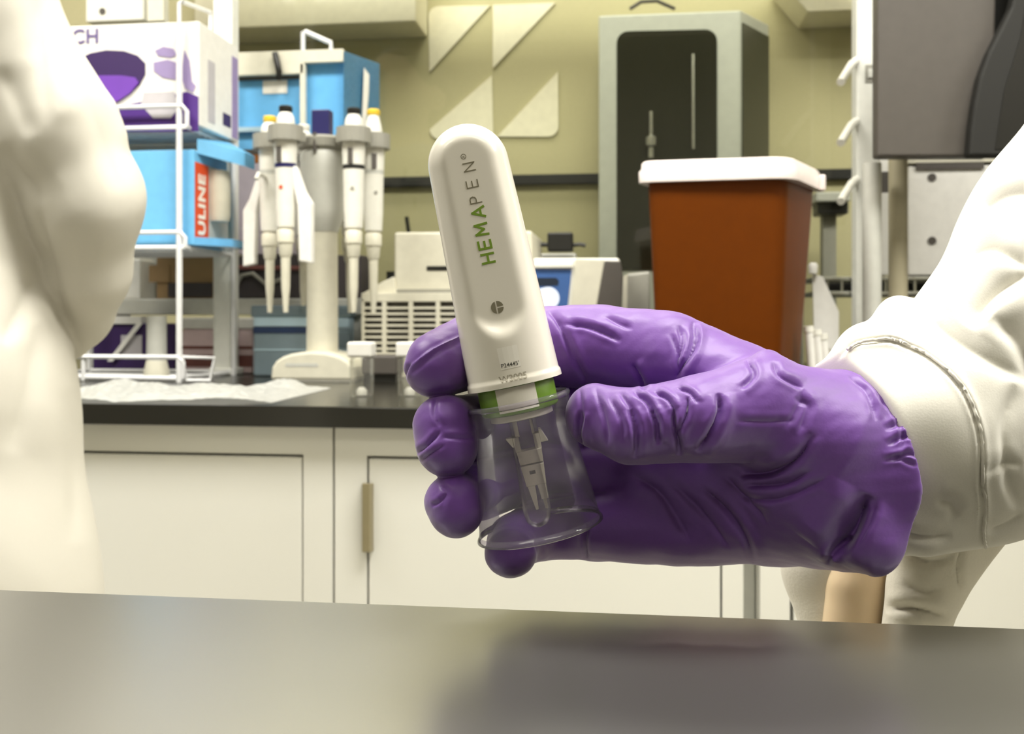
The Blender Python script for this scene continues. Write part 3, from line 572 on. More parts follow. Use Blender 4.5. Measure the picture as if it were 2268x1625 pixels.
def vial(px, Y, label, cap=True):
    t = thing('glass_vial', label, 'vial', (X(px, Y), Y, BZ), 0, 'clear vials on the front of the worktop'); c = (X(px, Y), Y, BZ); k = (X(px + 10, Y) - X(px, Y)) / 10
    hh = Z(790, Y, px) - BZ
    MB().lathe([(24 * k, .0005), (26 * k, .003), (26 * k, hh * .9), (24 * k, hh * .97), (22 * k, hh)], c, 24).build('bottle', M['vial'], t, smooth=True)
    b = MB().lathe([(5 * k, .001), (12 * k, .001), (12 * k, .007), (6 * k, .011)], c, 16); b.build('stopper_reflection' if 0 else 'cap_reflection', M['card'], t, smooth=True)  # white solid shaped as the stopper's reflection in the glass
    MB().box((c[0] - 27 * k, Y - 22 * k, BZ + hh), (c[0] + 27 * k, Y + 22 * k, Z(757, Y, px))).build('cap', M['card'], t, bevel=.0025)
vial(801, 1.15, 'clear glass vial with square cream cap in front of the vent grille'); vial(908, 1.16, 'clear vial half hidden behind the index fingertip')
t = thing('black_block', 'small black block lying behind the clear vials', 'block', (X(850, 1.4), 1.4, BZ)); MB().pbox(800, 787, 878, 830, 1.40, .05).build('body', M['dgrey'], t, bevel=.003); MB().box((X(803, 1.4), 1.405, BZ), (X(875, 1.4), 1.445, Z(830, 1.4, 840))).build('base', M['black'], t)
# ---------------- vented instrument
YV = 1.5; t = thing('vented_instrument', 'off-white instrument with louvred vent grille behind the pen', 'instrument', (X(960, YV), YV, BZ))
xa, xb = X(800, YV), X(1150, YV); zt = Z(648, YV, 950)
MB().box((xa, YV + .012, BZ), (xb, YV + .2, zt)).build('recess', M['dgrey'], t)
b = MB(); b.pbox(800, 648, 1150, 668, YV, .02); b.box((xa, YV, BZ), (X(806, YV), YV + .02, Z(660, YV, 950))).box((xa, YV, BZ), (xb, YV + .02, Z(781, YV, 950))).box((X(1100, YV), YV, BZ), (xb, YV + .02, Z(660, YV, 950))); b.build('front_frame', M['offw'], t, bevel=.001)
for y in range(676, 778, 13): MB().box((X(806, YV), YV + .002, Z(y + 8, YV, 950)), (X(1100, YV), YV + .009, Z(y + 3, YV, 950))).build('slat', M['offw'], t)
for px in (846, 905, 965, 1030): MB().pbox(px, 666, px + 9, 782, YV, .012).build('mullion', M['offw'], t)
MB().prism([PY(798, 652, YV + .01), PY(850, 622, YV + .01), PY(872, 612, YV + .01), PY(878, 650, YV + .01)], (0, .15, 0)).build('side_wedge', M['offw'], t, bevel=.002)
z0 = zt; MB().box((X(868, YV), YV + .015, z0), (X(1176, YV), YV + .19, Z(511, YV, 980))).build('upper_housing', M['offw'], t, bevel=.004)
MB().pbox(945, 589, 1000, 599, YV + .014, .002).build('slot', M['black'], t)
MB().pbox(870, 640, 1175, 647, YV + .013, .003).build('seam', M['grey'], t)
t = thing('black_flask', 'dark rounded jar standing left of the vented instrument top', 'jar', (X(846, 1.7), 1.78, BZ)); 
b = MB().lathe([(.03, 0), (.032, .05), (.032, .13), (.02, .16), (.012, .17), (.012, .185)], (X(846, 1.7), 1.78, BZ), 20); b.build('jar', M['black2'], t, smooth=True); MB().tube([(X(862, 1.7), 1.78, BZ + .17), (X(880, 1.7), 1.78, BZ + .21), (X(886, 1.7), 1.78, BZ + .24), (X(878, 1.7), 1.78, BZ + .29)], .004, 8).build('hose', M['black2'], t, smooth=True)
# ---------------- touch-screen cycler
YT = 1.46; t = thing('thermal_cycler', 'white cycler with blue touch screen right of the pen', 'instrument', (X(1260, YT), YT, BZ))
MB().prism([PY(x, y, YT) for x, y in ((1180, 571), (1372, 571), (1376, 600), (1340, 840), (1180, 840))], (0, .16, 0)).build('housing', M['white'], t, bevel=.004)
MB().pbox(1182, 582, 1268, 594, YT - .008, .01).build('top_rim', M['white'], t, bevel=.002)
MB().prism([PY(x, y, YT - .002) for x, y in ((1182, 596), (1266, 597), (1256, 690), (1182, 690))], (0, .003, 0)).build('touch_screen', M['screen'], t)
MB().prism([PY(x, y, YT - .0028) for x, y in [(1184, 615), (1232, 615), (1238, 622), (1236, 632), (1184, 634)]], (0, .0008, 0)).build('screen_bar', M['screend'], t)
MB().prism([PY(x, y, YT - .0028) for x, y in arc(1214, 660, 25, -110, 60, 10) + [(1200, 690), (1184, 690), (1184, 642)]], (0, .0008, 0)).build('screen_icon', M['screenw'], t)
MB().prism([PY(x, y, YT - .0045) for x, y in ((1274, 572), (1340, 574), (1318, 700), (1310, 840), (1258, 840), (1262, 700))], (0, .005, 0)).build('front_grip', M['offw'], t, bevel=.002)
MB().prism([PY(x, y, YT - .006) for x, y in ((1340, 577), (1374, 578), (1380, 610), (1376, 700), (1370, 835), (1312, 835), (1322, 680), (1332, 620))], (0, .007, 0)).build('side_cover', M['dgrey'], t, bevel=.002)
t = thing('sample_block', 'grey rounded block between cycler and orange bin', 'block', (X(1412, 1.5), 1.5, BZ)); MB().prism([PY(x, y, 1.5) for x, y in ((1386, 606), (1440, 600), (1440, 838), (1378, 838))], (0, .1, 0)).build('body', M['grey'], t, bevel=.004); MB().prism([PY(x, y, 1.498) for x, y in ((1380, 612), (1390, 607), (1387, 838), (1376, 838))], (0, .004, 0)).build('edge_strip', M['offw'], t)
t = thing('ledge_box', 'flat pale box under the black power brick', 'box', (X(1225, 1.66), 1.655, BZ)); MB().box((X(1192, 1.655), 1.72, BZ), (X(1271, 1.655), 1.738, Z(556, 1.66, 1240))).build('box', M['lgrey'], t, bevel=.002); MB().pbox(1194, 566, 1269, 568, 1.719, .001).build('seam', M['grey'], t)

# ---------------- orange sharps bin (rotated)
YO = 1.25; xc = X(1600, YO); t = thing('sharps_bin', 'translucent orange sharps bin with milky white lid', 'sharps bin', (xc, YO, BZ))
def rect4(pts, Y, dy): return [PY(x, y, yy) for (x, y), yy in zip(pts, dy)]
top = [(1424, 398, YO), (1737, 397, YO - .012), (1809, 412, YO + .115)]; bot = [(1450, 0, YO + .012), (1722, 0, YO), (1772, 0, YO + .1)]
T_ = [Vector((X(x, y_), y_, PY(1620, 398, YO).z)) for x, _, y_ in top]; B_ = [Vector((X(x, y_), y_, BZ + .001)) for x, _, y_ in bot]
T_.append(T_[0] + T_[2] - T_[1]); B_.append(B_[0] + B_[2] - B_[1])
def rounded(c4, r, n=5):
    out = []
    for i in range(4):
        p, a, b_ = c4[i], c4[i - 1], c4[(i + 1) % 4]; u = (a - p).normalized(); v = (b_ - p).normalized()
        for k in range(n + 1):
            q = k / n; out.append(p + u * r * (1 - q) ** 2 + v * r * q ** 2)
    return out
def ringloft(rings, name, m, par, smooth=True):
    n = len(rings[0]); b = MB(); vs = [p for r_ in rings for p in r_]; fs = []
    for i in range(len(rings) - 1):
        for j in range(n): fs.append((i * n + j, i * n + (j + 1) % n, (i + 1) * n + (j + 1) % n, (i + 1) * n + j))
    fs += [tuple(reversed(range(n))), tuple(range((len(rings) - 1) * n, len(rings) * n))]
    return b.add(vs, fs).build(name, m, par, smooth=smooth)
tr, br = rounded(T_, .022), rounded(B_, .016)
ringloft([br] + [[p.lerp(q, k) for p, q in zip(br, tr)] for k in (.02, .5, 1)], 'tub', M['orange'], t)
cen = sum(T_, Vector()) / 4
def grow(ring, g, z): return [Vector((p.x + (p.x - cen.x) / math.hypot(p.x - cen.x, p.y - cen.y) * g, p.y + (p.y - cen.y) / math.hypot(p.x - cen.x, p.y - cen.y) * g, z)) for p in ring]
z1 = T_[0].z; zl = Z(354, YO, 1600)
ringloft([grow(tr, .013, z1 - .002), grow(tr, .0135, z1 + .012), grow(tr, .010, z1 + .016), grow(tr, .0095, zl - .003), grow(tr, .006, zl)], 'lid', M['lid'], t)
MB().box((0, 0, 0), (.006, .02, .03)).build
p = T_[2].lerp(T_[1], .1); MB().box((p.x + .005, p.y - .012, zl - .030), (p.x + .014, p.y + .006, zl - .008)).build('lid_tab', M['lid'], t, bevel=.002)

# ---------------- right: poles, monitor, white file box, wire basket
def pole(px, half, Y, y0, label, m):
    t = onb('support_pole', label, 'pole', px, Y); k = X(px + half, Y) - X(px, Y)
    MB().lathe([(k, 0), (k, PY(px, y0, Y).z - BZ)], (X(px, Y), Y, BZ), 28).build('tube', m, t, smooth=True); MB().lathe([(k * 1.6, 0), (k * 1.6, .008), (k * 1.02, .014)], (X(px, Y), Y, BZ), 28).build('base_flange', m, t, smooth=True)
pole(1931, 21, 1.36, 362, 'pale round pole standing against the tall white upright', M['lgrey']); pole(1989, 21, 1.40, 340, 'beige round pole between the white upright and file box', mat('beige_pole', (172, 164, 138), .4))
YM = 1.30; t = thing('monitor', 'dark grey monitor back panel at the top right', 'monitor', tuple(PY(2050, 347, YM)))
MB().prism([PY(x, y, YM) for x, y in ((1944, 346), (2196, 346), (2215, -300), (1944, -300))], (0, .03, 0)).build('rear_cover', M['dgrey'], t, bevel=.003)
MB().prism([PY(x, y, YM + .031) for x, y in ((1950, 340), (2330, 340), (2330, -290), (1950, -290))], (0, .004, 0)).build('screen_panel', M['black'], t)
t2 = thing('black_hood', 'black curved hood beside the grey monitor back', 'hood', tuple(PY(2220, 347, YM - .03)))
MB().prism([PY(x, y, YM - .025) for x, y in [(2146, 346), (2150, 290), (2158, 230), (2170, 170), (2190, 115), (2218, 60), (2240, 15), (2252, -40), (2262, -300), (2520, -300), (2520, 346)]], (0, .022, 0)).build('shell', M['black2'], t2, bevel=.004); MB().prism([PY(x, y, YM - .026) for x, y in [(2205, 330), (2225, 200), (2262, 80), (2285, -60), (2290, -250), (2500, -250), (2500, 330)]], (0, .002, 0)).build('inner_panel', M['black'], t2)
YW = 1.605; t = thing('file_box', 'white box file with two round holes, on the wire stand at right', 'file box', tuple(PY(2090, 610, YW)))
MB().pbox(2012, 366, 2290, 609, YW, .1).build('case', M['card'], t, bevel=.002)
MB().pbox(2030, 359, 2180, 374, YW - .004, .05).build('top_slot', M['dgrey'], t); MB().pbox(2006, 349, 2300, 359, YW - .004, .11).build('cover_board', M['offw'], t, bevel=.001)
for y in (393, 533): MB().lathe([(.0066, 0), (.0066, .0015)], (0, 0, 0), 16, Matrix.Translation(PY(2064, y, YW - .0002)) @ Matrix.Rotation(R(90), 4, 'X')).build('hole', M['dgrey'], t)
t = thing('slim_file', 'slim white file edge standing between the two poles', 'file', tuple(PY(1960, 610, YW + .01))); MB().pbox(1950, 427, 1972, 609, YW + .01, .09).build('spine', M['card'], t, bevel=.001); MB().pbox(1951, 346, 1967, 380, YW + .02, .07).build('tab', M['card'], t)
MB().pbox(1950, 380, 1972, 427, YW + .012, .085).build('dark_label', M['dgrey'], t)
t = thing('wire_stand', 'steel wire stand carrying the white file box at right', 'wire stand', (X(2000, YW), YW, BZ)); zt = Z(610, YW, 2000); zl2 = Z(650, YW, 2000)
za = Z(612, YW, 2000)
for nm, z_, r_ in (('top_frame', za - .004, .0038), ('lower_frame', zl2, .004)):
    MB().tube([(X(1800, YW), YW - .01, z_), (X(2300, YW), YW - .01, z_), (X(2300, YW), YW + .12, z_), (X(1800, YW), YW + .12, z_)], r_, 8, closed=True).build(nm, M['chrome'], t, smooth=True)
b = MB()
for px in range(1830, 2300, 32): b.tube([(X(px, YW), YW - .01, za - .004), (X(px, YW), YW - .01, zl2)], .0022, 6)
for yy in np.linspace(YW, YW + .11, 7): b.tube([(X(1800, YW), yy, za - .005), (X(2300, YW), yy, za - .005)], .0018, 6)
tag(b.build('cross_wires', M['chrome'], t, smooth=True), kind='stuff')
for px in (1805, 2295):
    for yy in (YW - .01, YW + .12): MB().tube([(X(px, YW), yy, BZ), (X(px, YW), yy, za)], .0035, 8).build('leg', M['chrome'], t, smooth=True)
MB().pbox(1800, 620, 2300, 648, YW + .118, .004).build('dark_back', M['black2'], t)
t = thing('folded_paper', 'folded white paper cone leaning behind the orange bin', 'paper', (X(1835, 1.42), 1.42, BZ))
MB().prism([PY(x, y, 1.42) for x, y in ((1800, 606), (1822, 612), (1858, 690), (1858, 800), (1815, 740), (1803, 730))], (0, .004, 0)).build('sheet', M['card'], t); MB().box((X(1803, 1.42), 1.421, BZ), (X(1858, 1.42), 1.424, Z(740, 1.42, 1830))).build('back_sheet', M['offw'], t)
MB().lathe([(.006, 0), (.007, .012), (.004, .016)], PY(1801, 606, 1.416), 12).build('clip', M['card'], t, smooth=True)
t = thing('reading_tray', 'pale tray with dark underside seen right of the orange bin', 'tray', (X(1852, 1.9), 1.9, Z(440, 1.9, 1850))); MB().pbox(1808, 424, 1885, 446, 1.88, .1).build('tray', M['lgrey'], t, bevel=.003); MB().pbox(1812, 446, 1880, 474, 1.9, .06).build('motor', M['black'], t, bevel=.004); MB().box((X(1830, 1.9), 1.93, BZ), (X(1860, 1.9), 1.96, Z(474, 1.9, 1850))).build('column', M['grey'], t)
for i, (px, hgt, lb) in enumerate(((1795, 735, 'tilted white tube nearest the orange bin'), (1812, 742, 'white tube lying second from the orange bin'), (1827, 752, 'short white tube nearest the sleeve cuff'))):
    t = thing('plastic_tube', lb, 'tube', (X(px, 1.3), 1.3, BZ), 0, 'white tubes in front of the paper cone'); p0, p1 = PY(px + 6, 0, 1.3), PY(px - 2, 0, 1.3)
    a_ = Vector((X(px + 6, 1.3), 1.3, BZ + .008)); b_ = PY(px - 3, hgt, 1.3); MB().tube([a_, b_], [.0055, .0055], 12).build('tube', M['card'], t, smooth=True); MB().tube([b_, b_ + (b_ - a_).normalized() * .008], .0062, 12).build('cap', M['white'], t, smooth=True)
# ================================================================== the hand that holds the pen
D0 = .305
pr_ = thing('person', 'person in white lab coat at right, purple gloved hand holding the pen', 'person', tuple(W(3400, 700, .70))[:2] + (0,))
g = SDF((860, 640, -230), (2110, 1310, 400), 3.6, D0)
index = g.chain([(1712, 885, 60, 98), (1480, 792, 140, 100), (1340, 770, 165, 91), (1205, 766, 172, 86), (1050, 775, 150, 80), (966, 808, 40, 74)], k=10)
middle = g.chain([(1500, 940, 165, 84), (1380, 930, 195, 80), (1190, 925, 212, 74), (1050, 945, 150, 71), (984, 944, 20, 67), (990, 990, 12, 68)], k=10)
ring = g.chain([(1500, 1050, 165, 82), (1380, 1040, 200, 76), (1210, 1030, 218, 68), (1060, 1085, 150, 63), (1004, 1112, 22, 62), (1010, 1132, 14, 62)], k=10)
pinky = g.chain([(1500, 1140, 165, 84), (1320, 1160, 190, 74), (1200, 1170, 195, 66), (1140, 1200, 120, 60), (1131, 1222, 60, 59)], k=10)
fing = smin(smin(smin(index, middle, 7), ring, 7), pinky, 7)
palm = smin(g.cap((1700, 1010, 120), (1905, 1045, 95), 150, 196), g.cap((1480, 1050, 175), (1750, 1080, 130), 118, 160), 40)
palm = smin(palm, g.chain([(1335, 1158, 160, 78), (1500, 1160, 150, 92), (1700, 1150, 120, 102), (1830, 1145, 110, 108)]), 40)
wr = g.cap((1880, 1042, 45), (2080, 1062, 45), 220, 236, (1, 1, 1.38))
flare = g.cap((1870, 1180, -10), (1960, 1200, -40), 70, 86)
palm = smin(smin(palm, wr, 50), flare, 45)
thumb = g.chain([(1320, 922, -42, 69), (1400, 945, -75, 84), (1560, 927, -72, 100), (1700, 905, -25, 114), (1850, 985, 20, 165)], k=14)
bump = g.cap((1700, 800, -20), (1712, 830, -40), 26, 40)
body = smin(smin(fing, palm, 26), smin(thumb, bump, 26), 22)
rim = g.plane((2050, 1050, -130), (1, -.134, .96)) + .0009 * np.maximum(0, g.y - 1050) ** 2
body = smax(body, rim, 10)
V, Q = surf_net(body, g.lo, g.vox); V = relax(V, Q, 2)
del index, middle, ring, pinky, fing, palm, wr, flare, thumb, bump, body
GF = [  # thumb wrinkles
    ([(1395, 905), (1408, 945), (1410, 990), (1405, 1015)], 11, 11), ([(1372, 870), (1395, 900), (1405, 925)], 6, 8), ([(1442, 905), (1455, 940), (1458, 985)], 14, 9), ([(1405, 868), (1432, 888), (1450, 918)], 10, 8),
    ([(1492, 905), (1494, 940), (1503, 980), (1505, 1010)], 15, 10), ([(1450, 868), (1480, 885), (1498, 915)], 9, 7), ([(1525, 880), (1520, 920), (1500, 965)], 9, 8), ([(1592, 870), (1594, 910), (1572, 960), (1545, 1000)], 17, 13),
    ([(1500, 860), (1530, 872), (1545, 895)], 8, 7), ([(1288, 865), (1286, 910), (1284, 960)], 5, 7), ([(1285, 910), (1280, 960), (1292, 995)], 12, 8), ([(1320, 860), (1330, 900), (1342, 950), (1345, 990)], 5, 9),
    ([(1350, 880), (1375, 930), (1380, 980)], 5, 8), ([(1655, 800), (1668, 830), (1640, 860)], 8, 9), ([(1712, 800), (1725, 830), (1760, 850), (1780, 858)], 7, 9),
    # index folds
    ([(1535, 712), (1540, 745), (1528, 785), (1500, 835)], 13, 9), ([(1505, 720), (1510, 760), (1502, 810)], 8, 8), ([(1488, 738), (1500, 780), (1503, 825)], 6, 8), ([(1250, 718), (1300, 722), (1350, 742), (1375, 755)], 9, 9),
    ([(1215, 690), (1240, 720), (1270, 790), (1300, 850)], 8, 10), ([(1400, 805), (1420, 840), (1428, 870)], 9, 10), ([(1340, 700), (1372, 716), (1400, 726)], 4, 8),
    # palm and wrist
    ([(1640, 1050), (1710, 1045), (1770, 1010), (1800, 960)], 12, 14), ([(1650, 1075), (1740, 1070), (1800, 1040)], 7, 10), ([(1640, 1100), (1720, 1105), (1800, 1075), (1840, 1050)], 6, 11), ([(1760, 880), (1790, 900), (1770, 960)], 6, 12),
    ([(1780, 860), (1770, 900), (1740, 950)], 5, 12), ([(1630, 932), (1700, 934), (1760, 930)], 4, 9), ([(1600, 1050), (1640, 1090), (1680, 1130), (1700, 1160)], 6, 12), ([(1400, 1050), (1460, 1090), (1500, 1150), (1530, 1200)], 8, 16),
    ([(1560, 1080), (1610, 1130), (1650, 1190), (1668, 1250)], 9, 11), ([(1480, 1060), (1560, 1140), (1620, 1215)], 5, 12), ([(1300, 1160), (1296, 1200), (1300, 1240)], 9, 8), ([(1940, 870), (1975, 905), (2000, 960), (1995, 1000)], 6, 8),
    ([(1880, 835), (1915, 860), (1935, 900), (1940, 930)], 8, 8), ([(1905, 832), (1945, 865), (1965, 905)], 5, 7), ([(1960, 950), (2000, 935), (2030, 945)], 7, 8), ([(1965, 985), (2005, 965), (2040, 975)], 8, 8), ([(1975, 1020), (2010, 1005), (2045, 1015)], 6, 8),
    ([(1955, 1020), (1990, 1015), (2030, 1032)], 5, 8), ([(1840, 1235), (1885, 1170), (1925, 1095)], 36, 36, .4), ([(1830, 1250), (1845, 1225), (1880, 1195)], 10, 10), ([(1940, 1100), (1930, 1150), (1900, 1210)], 5, 10),
    # finger tips
    ([(1022, 742), (960, 775), (905, 818)], -6, 6), ([(896, 838), (904, 815), (912, 806)], 6, 6), ([(920, 1005), (950, 985), (975, 955)], 7, 7), ([(930, 1022), (960, 1002), (985, 985)], 5, 6), ([(980, 968), (1010, 970), (1048, 972)], 5, 7),
    ([(965, 880), (962, 915), (975, 945)], 5, 8), ([(955, 1120), (975, 1110), (985, 1095)], 6, 6), ([(975, 1075), (990, 1090), (980, 1120)], 4, 7), ([(1185, 1195), (1193, 1225), (1190, 1245)], 6, 7)]
V = folds(V, Q, GF); N = vnormals(V, Q); V = V + N * lumps(V, 2.6, 130, 4)[:, None] + N * lumps(V, .35, 40, 9)[:, None]
V = relax(V, Q, 1, .25)
hand = solid('glove', V, Q, D0, M['glove'], pr_); hand['label'] = 'wrinkled purple nitrile glove on the right hand'

# sleeve
g = SDF((1800, 190, -260), (2560, 1330, 720), 5, D0)
cuff = smin(g.cap((1870, 1025, 75), (2130, 950, 130), 230, 248, (1, 1, 1.25)), g.cap((1925, 795, 95), (2000, 790, 95), 84, 96), 40)
fore = smin(g.cap((2110, 950, 130), (2440, 615, 320), 225, 338), g.cap((2140, 970, 110), (2460, 925, 310), 214, 268), 60)
up = g.cap((2440, 600, 330), (2620, 330, 520), 320, 330)
body = smin(smin(cuff, smin(fore, up, 60), 45), g.chain([(1985, 705, 110, 46), (2010, 760, 100, 60)]), 34)
body = smin(body, g.cap((2055, 1175, 40), (2240, 1120, 120), 55, 70), 40)
body = smax(body, -(g.plane((2046, 1050, -130), (1, -.134, .96)) + .0009 * np.maximum(0, g.y - 1050) ** 2), 9)
V, Q = surf_net(body, g.lo, g.vox); V = relax(V, Q, 2)
seam = [(1850, 800), (1872, 778), (1900, 760), (1955, 753), (1985, 757), (2010, 768), (2045, 784), (2090, 818), (2125, 855), (2150, 900), (2168, 960), (2172, 1020), (2172, 1075), (2178, 1120), (2174, 1180), (2178, 1215)]
SF = [(seam, 8, 7, .7), ([(2120, 575), (2180, 548), (2230, 560), (2290, 590)], 18, 30, .3), ([(2140, 720), (2200, 645), (2290, 590)], 22, 40, .3), ([(2040, 680), (2100, 740), (2200, 800), (2290, 840)], 11, 34, .3),
      ([(2160, 470), (2220, 430), (2290, 420)], 14, 30, .3), ([(2155, 390), (2210, 382), (2290, 360)], 10, 24, .3), ([(2250, 850), (2225, 950), (2235, 1060), (2262, 1130)], 11, 24, .3), ([(1985, 1150), (2010, 1185), (2050, 1195), (2110, 1190)], 14, 20, .3),
      ([(2075, 1110), (2105, 1120), (2120, 1150)], 9, 20, .3), ([(2180, 1050), (2220, 1030), (2262, 1025)], 7, 18, .3), ([(2190, 1180), (2230, 1165), (2268, 1140)], 9, 16, .3), ([(2200, 700), (2260, 760), (2300, 860)], 16, 36, .3)]
V = folds(V, Q, SF); N = vnormals(V, Q); V = V + N * lumps(V, 4, 260, 2)[:, None]; V = relax(V, Q, 1, .4)
sl = solid('coat_sleeve', V, Q, D0, M['coat'], pr_); sl['label'] = 'white cotton sleeve with a stitched turned cuff'
fr_ = vnormals(V, Q)[:, 2] < .1; pts = []
for x, y in catmull(seam[1:], 8):                    # the raised stitched edge of the cuff
    q = np.nonzero(fr_ & (np.abs(V[:, 0] - x) < 6) & (np.abs(V[:, 1] - y) < 6))[0]
    if len(q): pts.append(W(float(x) + 5 + random.uniform(-1, 1), float(y) - 3 + random.uniform(-1, 1), D0 + float(V[q, 2].min() + .5) * D0 / F))
MB().tube(pts, .00052, 8).build('cuff_seam', M['coat'], pr_, smooth=True)
del body, cuff, fore, up
# hanging coat cloth under the cuff and the second arm behind it
g = SDF((1660, 1080, 60), (2300, 1750, 760), 8, D0)
b1 = g.chain([(2110, 1090, 330, 130), (2050, 1300, 330, 88), (2022, 1420, 330, 74), (2000, 1720, 330, 70)], (1, 1, .8)); b1 = smin(b1, g.cap((2240, 1100, 340), (2090, 1300, 350), 60, 40), 40)
V, Q = surf_net(b1, g.lo, g.vox); V = relax(V, Q, 2)
V = folds(V, Q, [([(1960, 1345), (2030, 1350), (2100, 1370)], 16, 14), ([(2130, 1210), (2122, 1260), (2128, 1310)], 10, 8), ([(2000, 1290), (2040, 1310), (2090, 1305)], 8, 16), ([(1990, 1210), (2050, 1245), (2110, 1235)], 10, 14)])
solid('coat_flap', V, Q, D0, M['coatb'], pr_)
b2 = g.chain([(1880, 1100, 560, 160), (1868, 1250, 560, 138), (1890, 1400, 560, 112), (1900, 1730, 560, 100)], (1, 1, .8))
V, Q = surf_net(b2, g.lo, g.vox); V = relax(V, Q, 2); V = folds(V, Q, [([(1890, 1260), (1870, 1310), (1855, 1370)], 12, 18)]); solid('left_sleeve', V, Q, D0, M['coatb'], pr_)
b3 = g.chain([(1930, 1150, 420, 70), (1905, 1300, 420, 76), (1895, 1420, 430, 78), (1890, 1700, 440, 70)])
V, Q = surf_net(b3, g.lo, g.vox); V = relax(V, Q, 2); fa = solid('bare_forearm', V, Q, D0, M['skin'], pr_); fa['label'] = 'tan forearm seen under the sleeve'
# torso of that person, just outside the photo
def standing(px, d):
    """coat, trousers, shoes, neck and head of someone standing at pixel column px and depth d"""
    k = F / d; yb = 700 + CZ * k                                     # floor in that scale
    h = lambda z: 700 + (CZ - z) * k
    g = SDF((px - .50 * k, h(1.78), -.50 * k), (px + .36 * k, h(.3), .30 * k), .016 * k, d); m = lambda v: v * k
    return g, h, m
g, h, m = standing(3400, .70)
c = smin(g.chain([(3400, h(1.30), 0, m(.16)), (3400, h(1.0), 0, m(.165)), (3400, h(.5), 0, m(.21))], (1, 1, 1.35)), g.chain([(3400 - m(.17), h(1.36), 0, m(.075)), (3400 + m(.17), h(1.36), 0, m(.075)), (3400 + m(.22), h(1.05), m(.02), m(.06))]), m(.06))
c = smin(c, g.chain([(3400 - m(.18), h(1.36), 0, m(.075)), (2660, 310, -800, 290)]), m(.04))
V, Q = surf_net(c, g.lo, g.vox); V = relax(V, Q, 2); solid('lab_coat', V, Q, .70, M['coat'], pr_)
hd = smin(g.cap((3400, h(1.48), 0), (3400, h(1.40), 0), m(.055), m(.06)), smin(g.cap((3400, h(1.62), -m(.02)), (3400, h(1.58), -m(.03)), m(.085), m(.07)), g.cap((3400, h(1.595), -m(.105)), (3400, h(1.575), -m(.115)), m(.012), m(.016)), m(.02)), m(.03))
for sgn in (-1, 1): hd = smin(hd, g.cap((3400 + sgn * m(.085), h(1.61), 0), (3400 + sgn * m(.085), h(1.58), 0), m(.018), m(.012)), m(.01))
V, Q = surf_net(hd, g.lo, g.vox); V = relax(V, Q, 2); solid('head', V, Q, .70, M['skin'], pr_)
hr = smax(g.cap((3400, h(1.64), m(.01)), (3400, h(1.60), m(.03)), m(.09), m(.085)), -g.cap((3400, h(1.58), -m(.09)), (3400, h(1.56), -m(.09)), m(.075), m(.09)), m(.01))
V, Q = surf_net(hr, g.lo, g.vox); V = relax(V, Q, 2); solid('hair', V, Q, .70, M['hair'], pr_)
def legs(px, d, root):
    k = F / d; m = lambda v: v * k; h = lambda z: 700 + (CZ - z) * k
    g = SDF((px - .2 * k, h(.62), -.24 * k), (px + .2 * k, h(-.01), .12 * k), .014 * k, d)
    a = None; b = None
    for s_ in (-1, 1):
        l = g.chain([(px + s_ * m(.08), h(.6), 0, m(.078)), (px + s_ * m(.085), h(.4), 0, m(.06)), (px + s_ * m(.09), h(.12), m(.01), m(.05))]); a = l if a is None else np.minimum(a, l)
        q = smax(g.cap((px + s_ * m(.09), h(.045), m(.02)), (px + s_ * m(.1), h(.035), -m(.15)), m(.05), m(.042)), (s_ * 0 + g.y - h(.002)), 4); b = q if b is None else np.minimum(b, q)
    for nm, G, mm in (('trousers', a, M['trouser']), ('shoes', b, M['shoe'])):
        V, Q = surf_net(G, g.lo, g.vox); V = relax(V, Q, 1); solid(nm, V, Q, d, mm, root)
legs(3400, .70, pr_)

# ================================================================== person at left
D1 = .78; k1 = F / D1
pl_ = thing('person', 'person in white lab coat at the left edge, arm bent beside the wire rack', 'person', tuple(W(-250, 700, D1 + .02))[:2] + (0,))
g = SDF((-820, -700, -360), (400, 2420, 420), 9.5, D1)
tor = g.chain([(-240, -330, 60, 300), (-255, 0, 60, 340), (-265, 500, 60, 350), (-270, 900, 60, 440), (-270, 1300, 60, 488), (-270, 2150, 60, 560)], (1, 1, 1.45), k=60)
tor = smin(tor, g.chain([(-560, -330, 60, 170), (60 - 100, -330, 50, 170)], (1, 1, 1.0)), 80)
tor = smin(tor, g.chain([(-600, -300, 60, 165), (-690, 250, 0, 135), (-600, 640, -150, 110)]), 40)
arm = g.chain([(-90, -330, 30, 172), (-36, 0, 0, 148), (102, 270, -30, 144), (184, 445, -20, 133), (190, 600, 40, 97), (184, 700, 100, 62), (170, 772, 130, 24)], k=40)
arm = smin(arm, g.cap((232, 246, -40), (246, 300, -40), 22, 30), 40)
body = smin(tor, arm, 16); body = smax(body, g.y - 2180 + 0 * body, 10)
V, Q = surf_net(body, g.lo, g.vox); V = relax(V, Q, 2)
LF = [([(5, 320), (35, 370), (70, 410), (92, 450)], 13, 30, .2), ([(80, 430), (95, 500), (118, 600), (150, 720)], 12, 30, .2), ([(90, -40), (95, 120), (110, 280)], 7, 34), ([(185, 180), (230, 300), (270, 420)], 5, 46),
      ([(0, 760), (40, 690), (75, 600)], 10, 44), ([(20, 1000), (60, 850), (80, 720)], 8, 56), ([(150, 860), (170, 1000), (175, 1200)], 6, 50), ([(0, 150), (40, 220), (70, 300)], 9, 46)]
V = folds(V, Q, LF); N = vnormals(V, Q); V = V + N * lumps(V, 3, 480, 8)[:, None] + N * lumps(V, .3, 130, 12)[:, None]; V = relax(V, Q, 1)
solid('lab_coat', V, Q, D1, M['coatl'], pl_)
del tor, arm, body
h = lambda z: 700 + (CZ - z) * k1; m = lambda v: v * k1
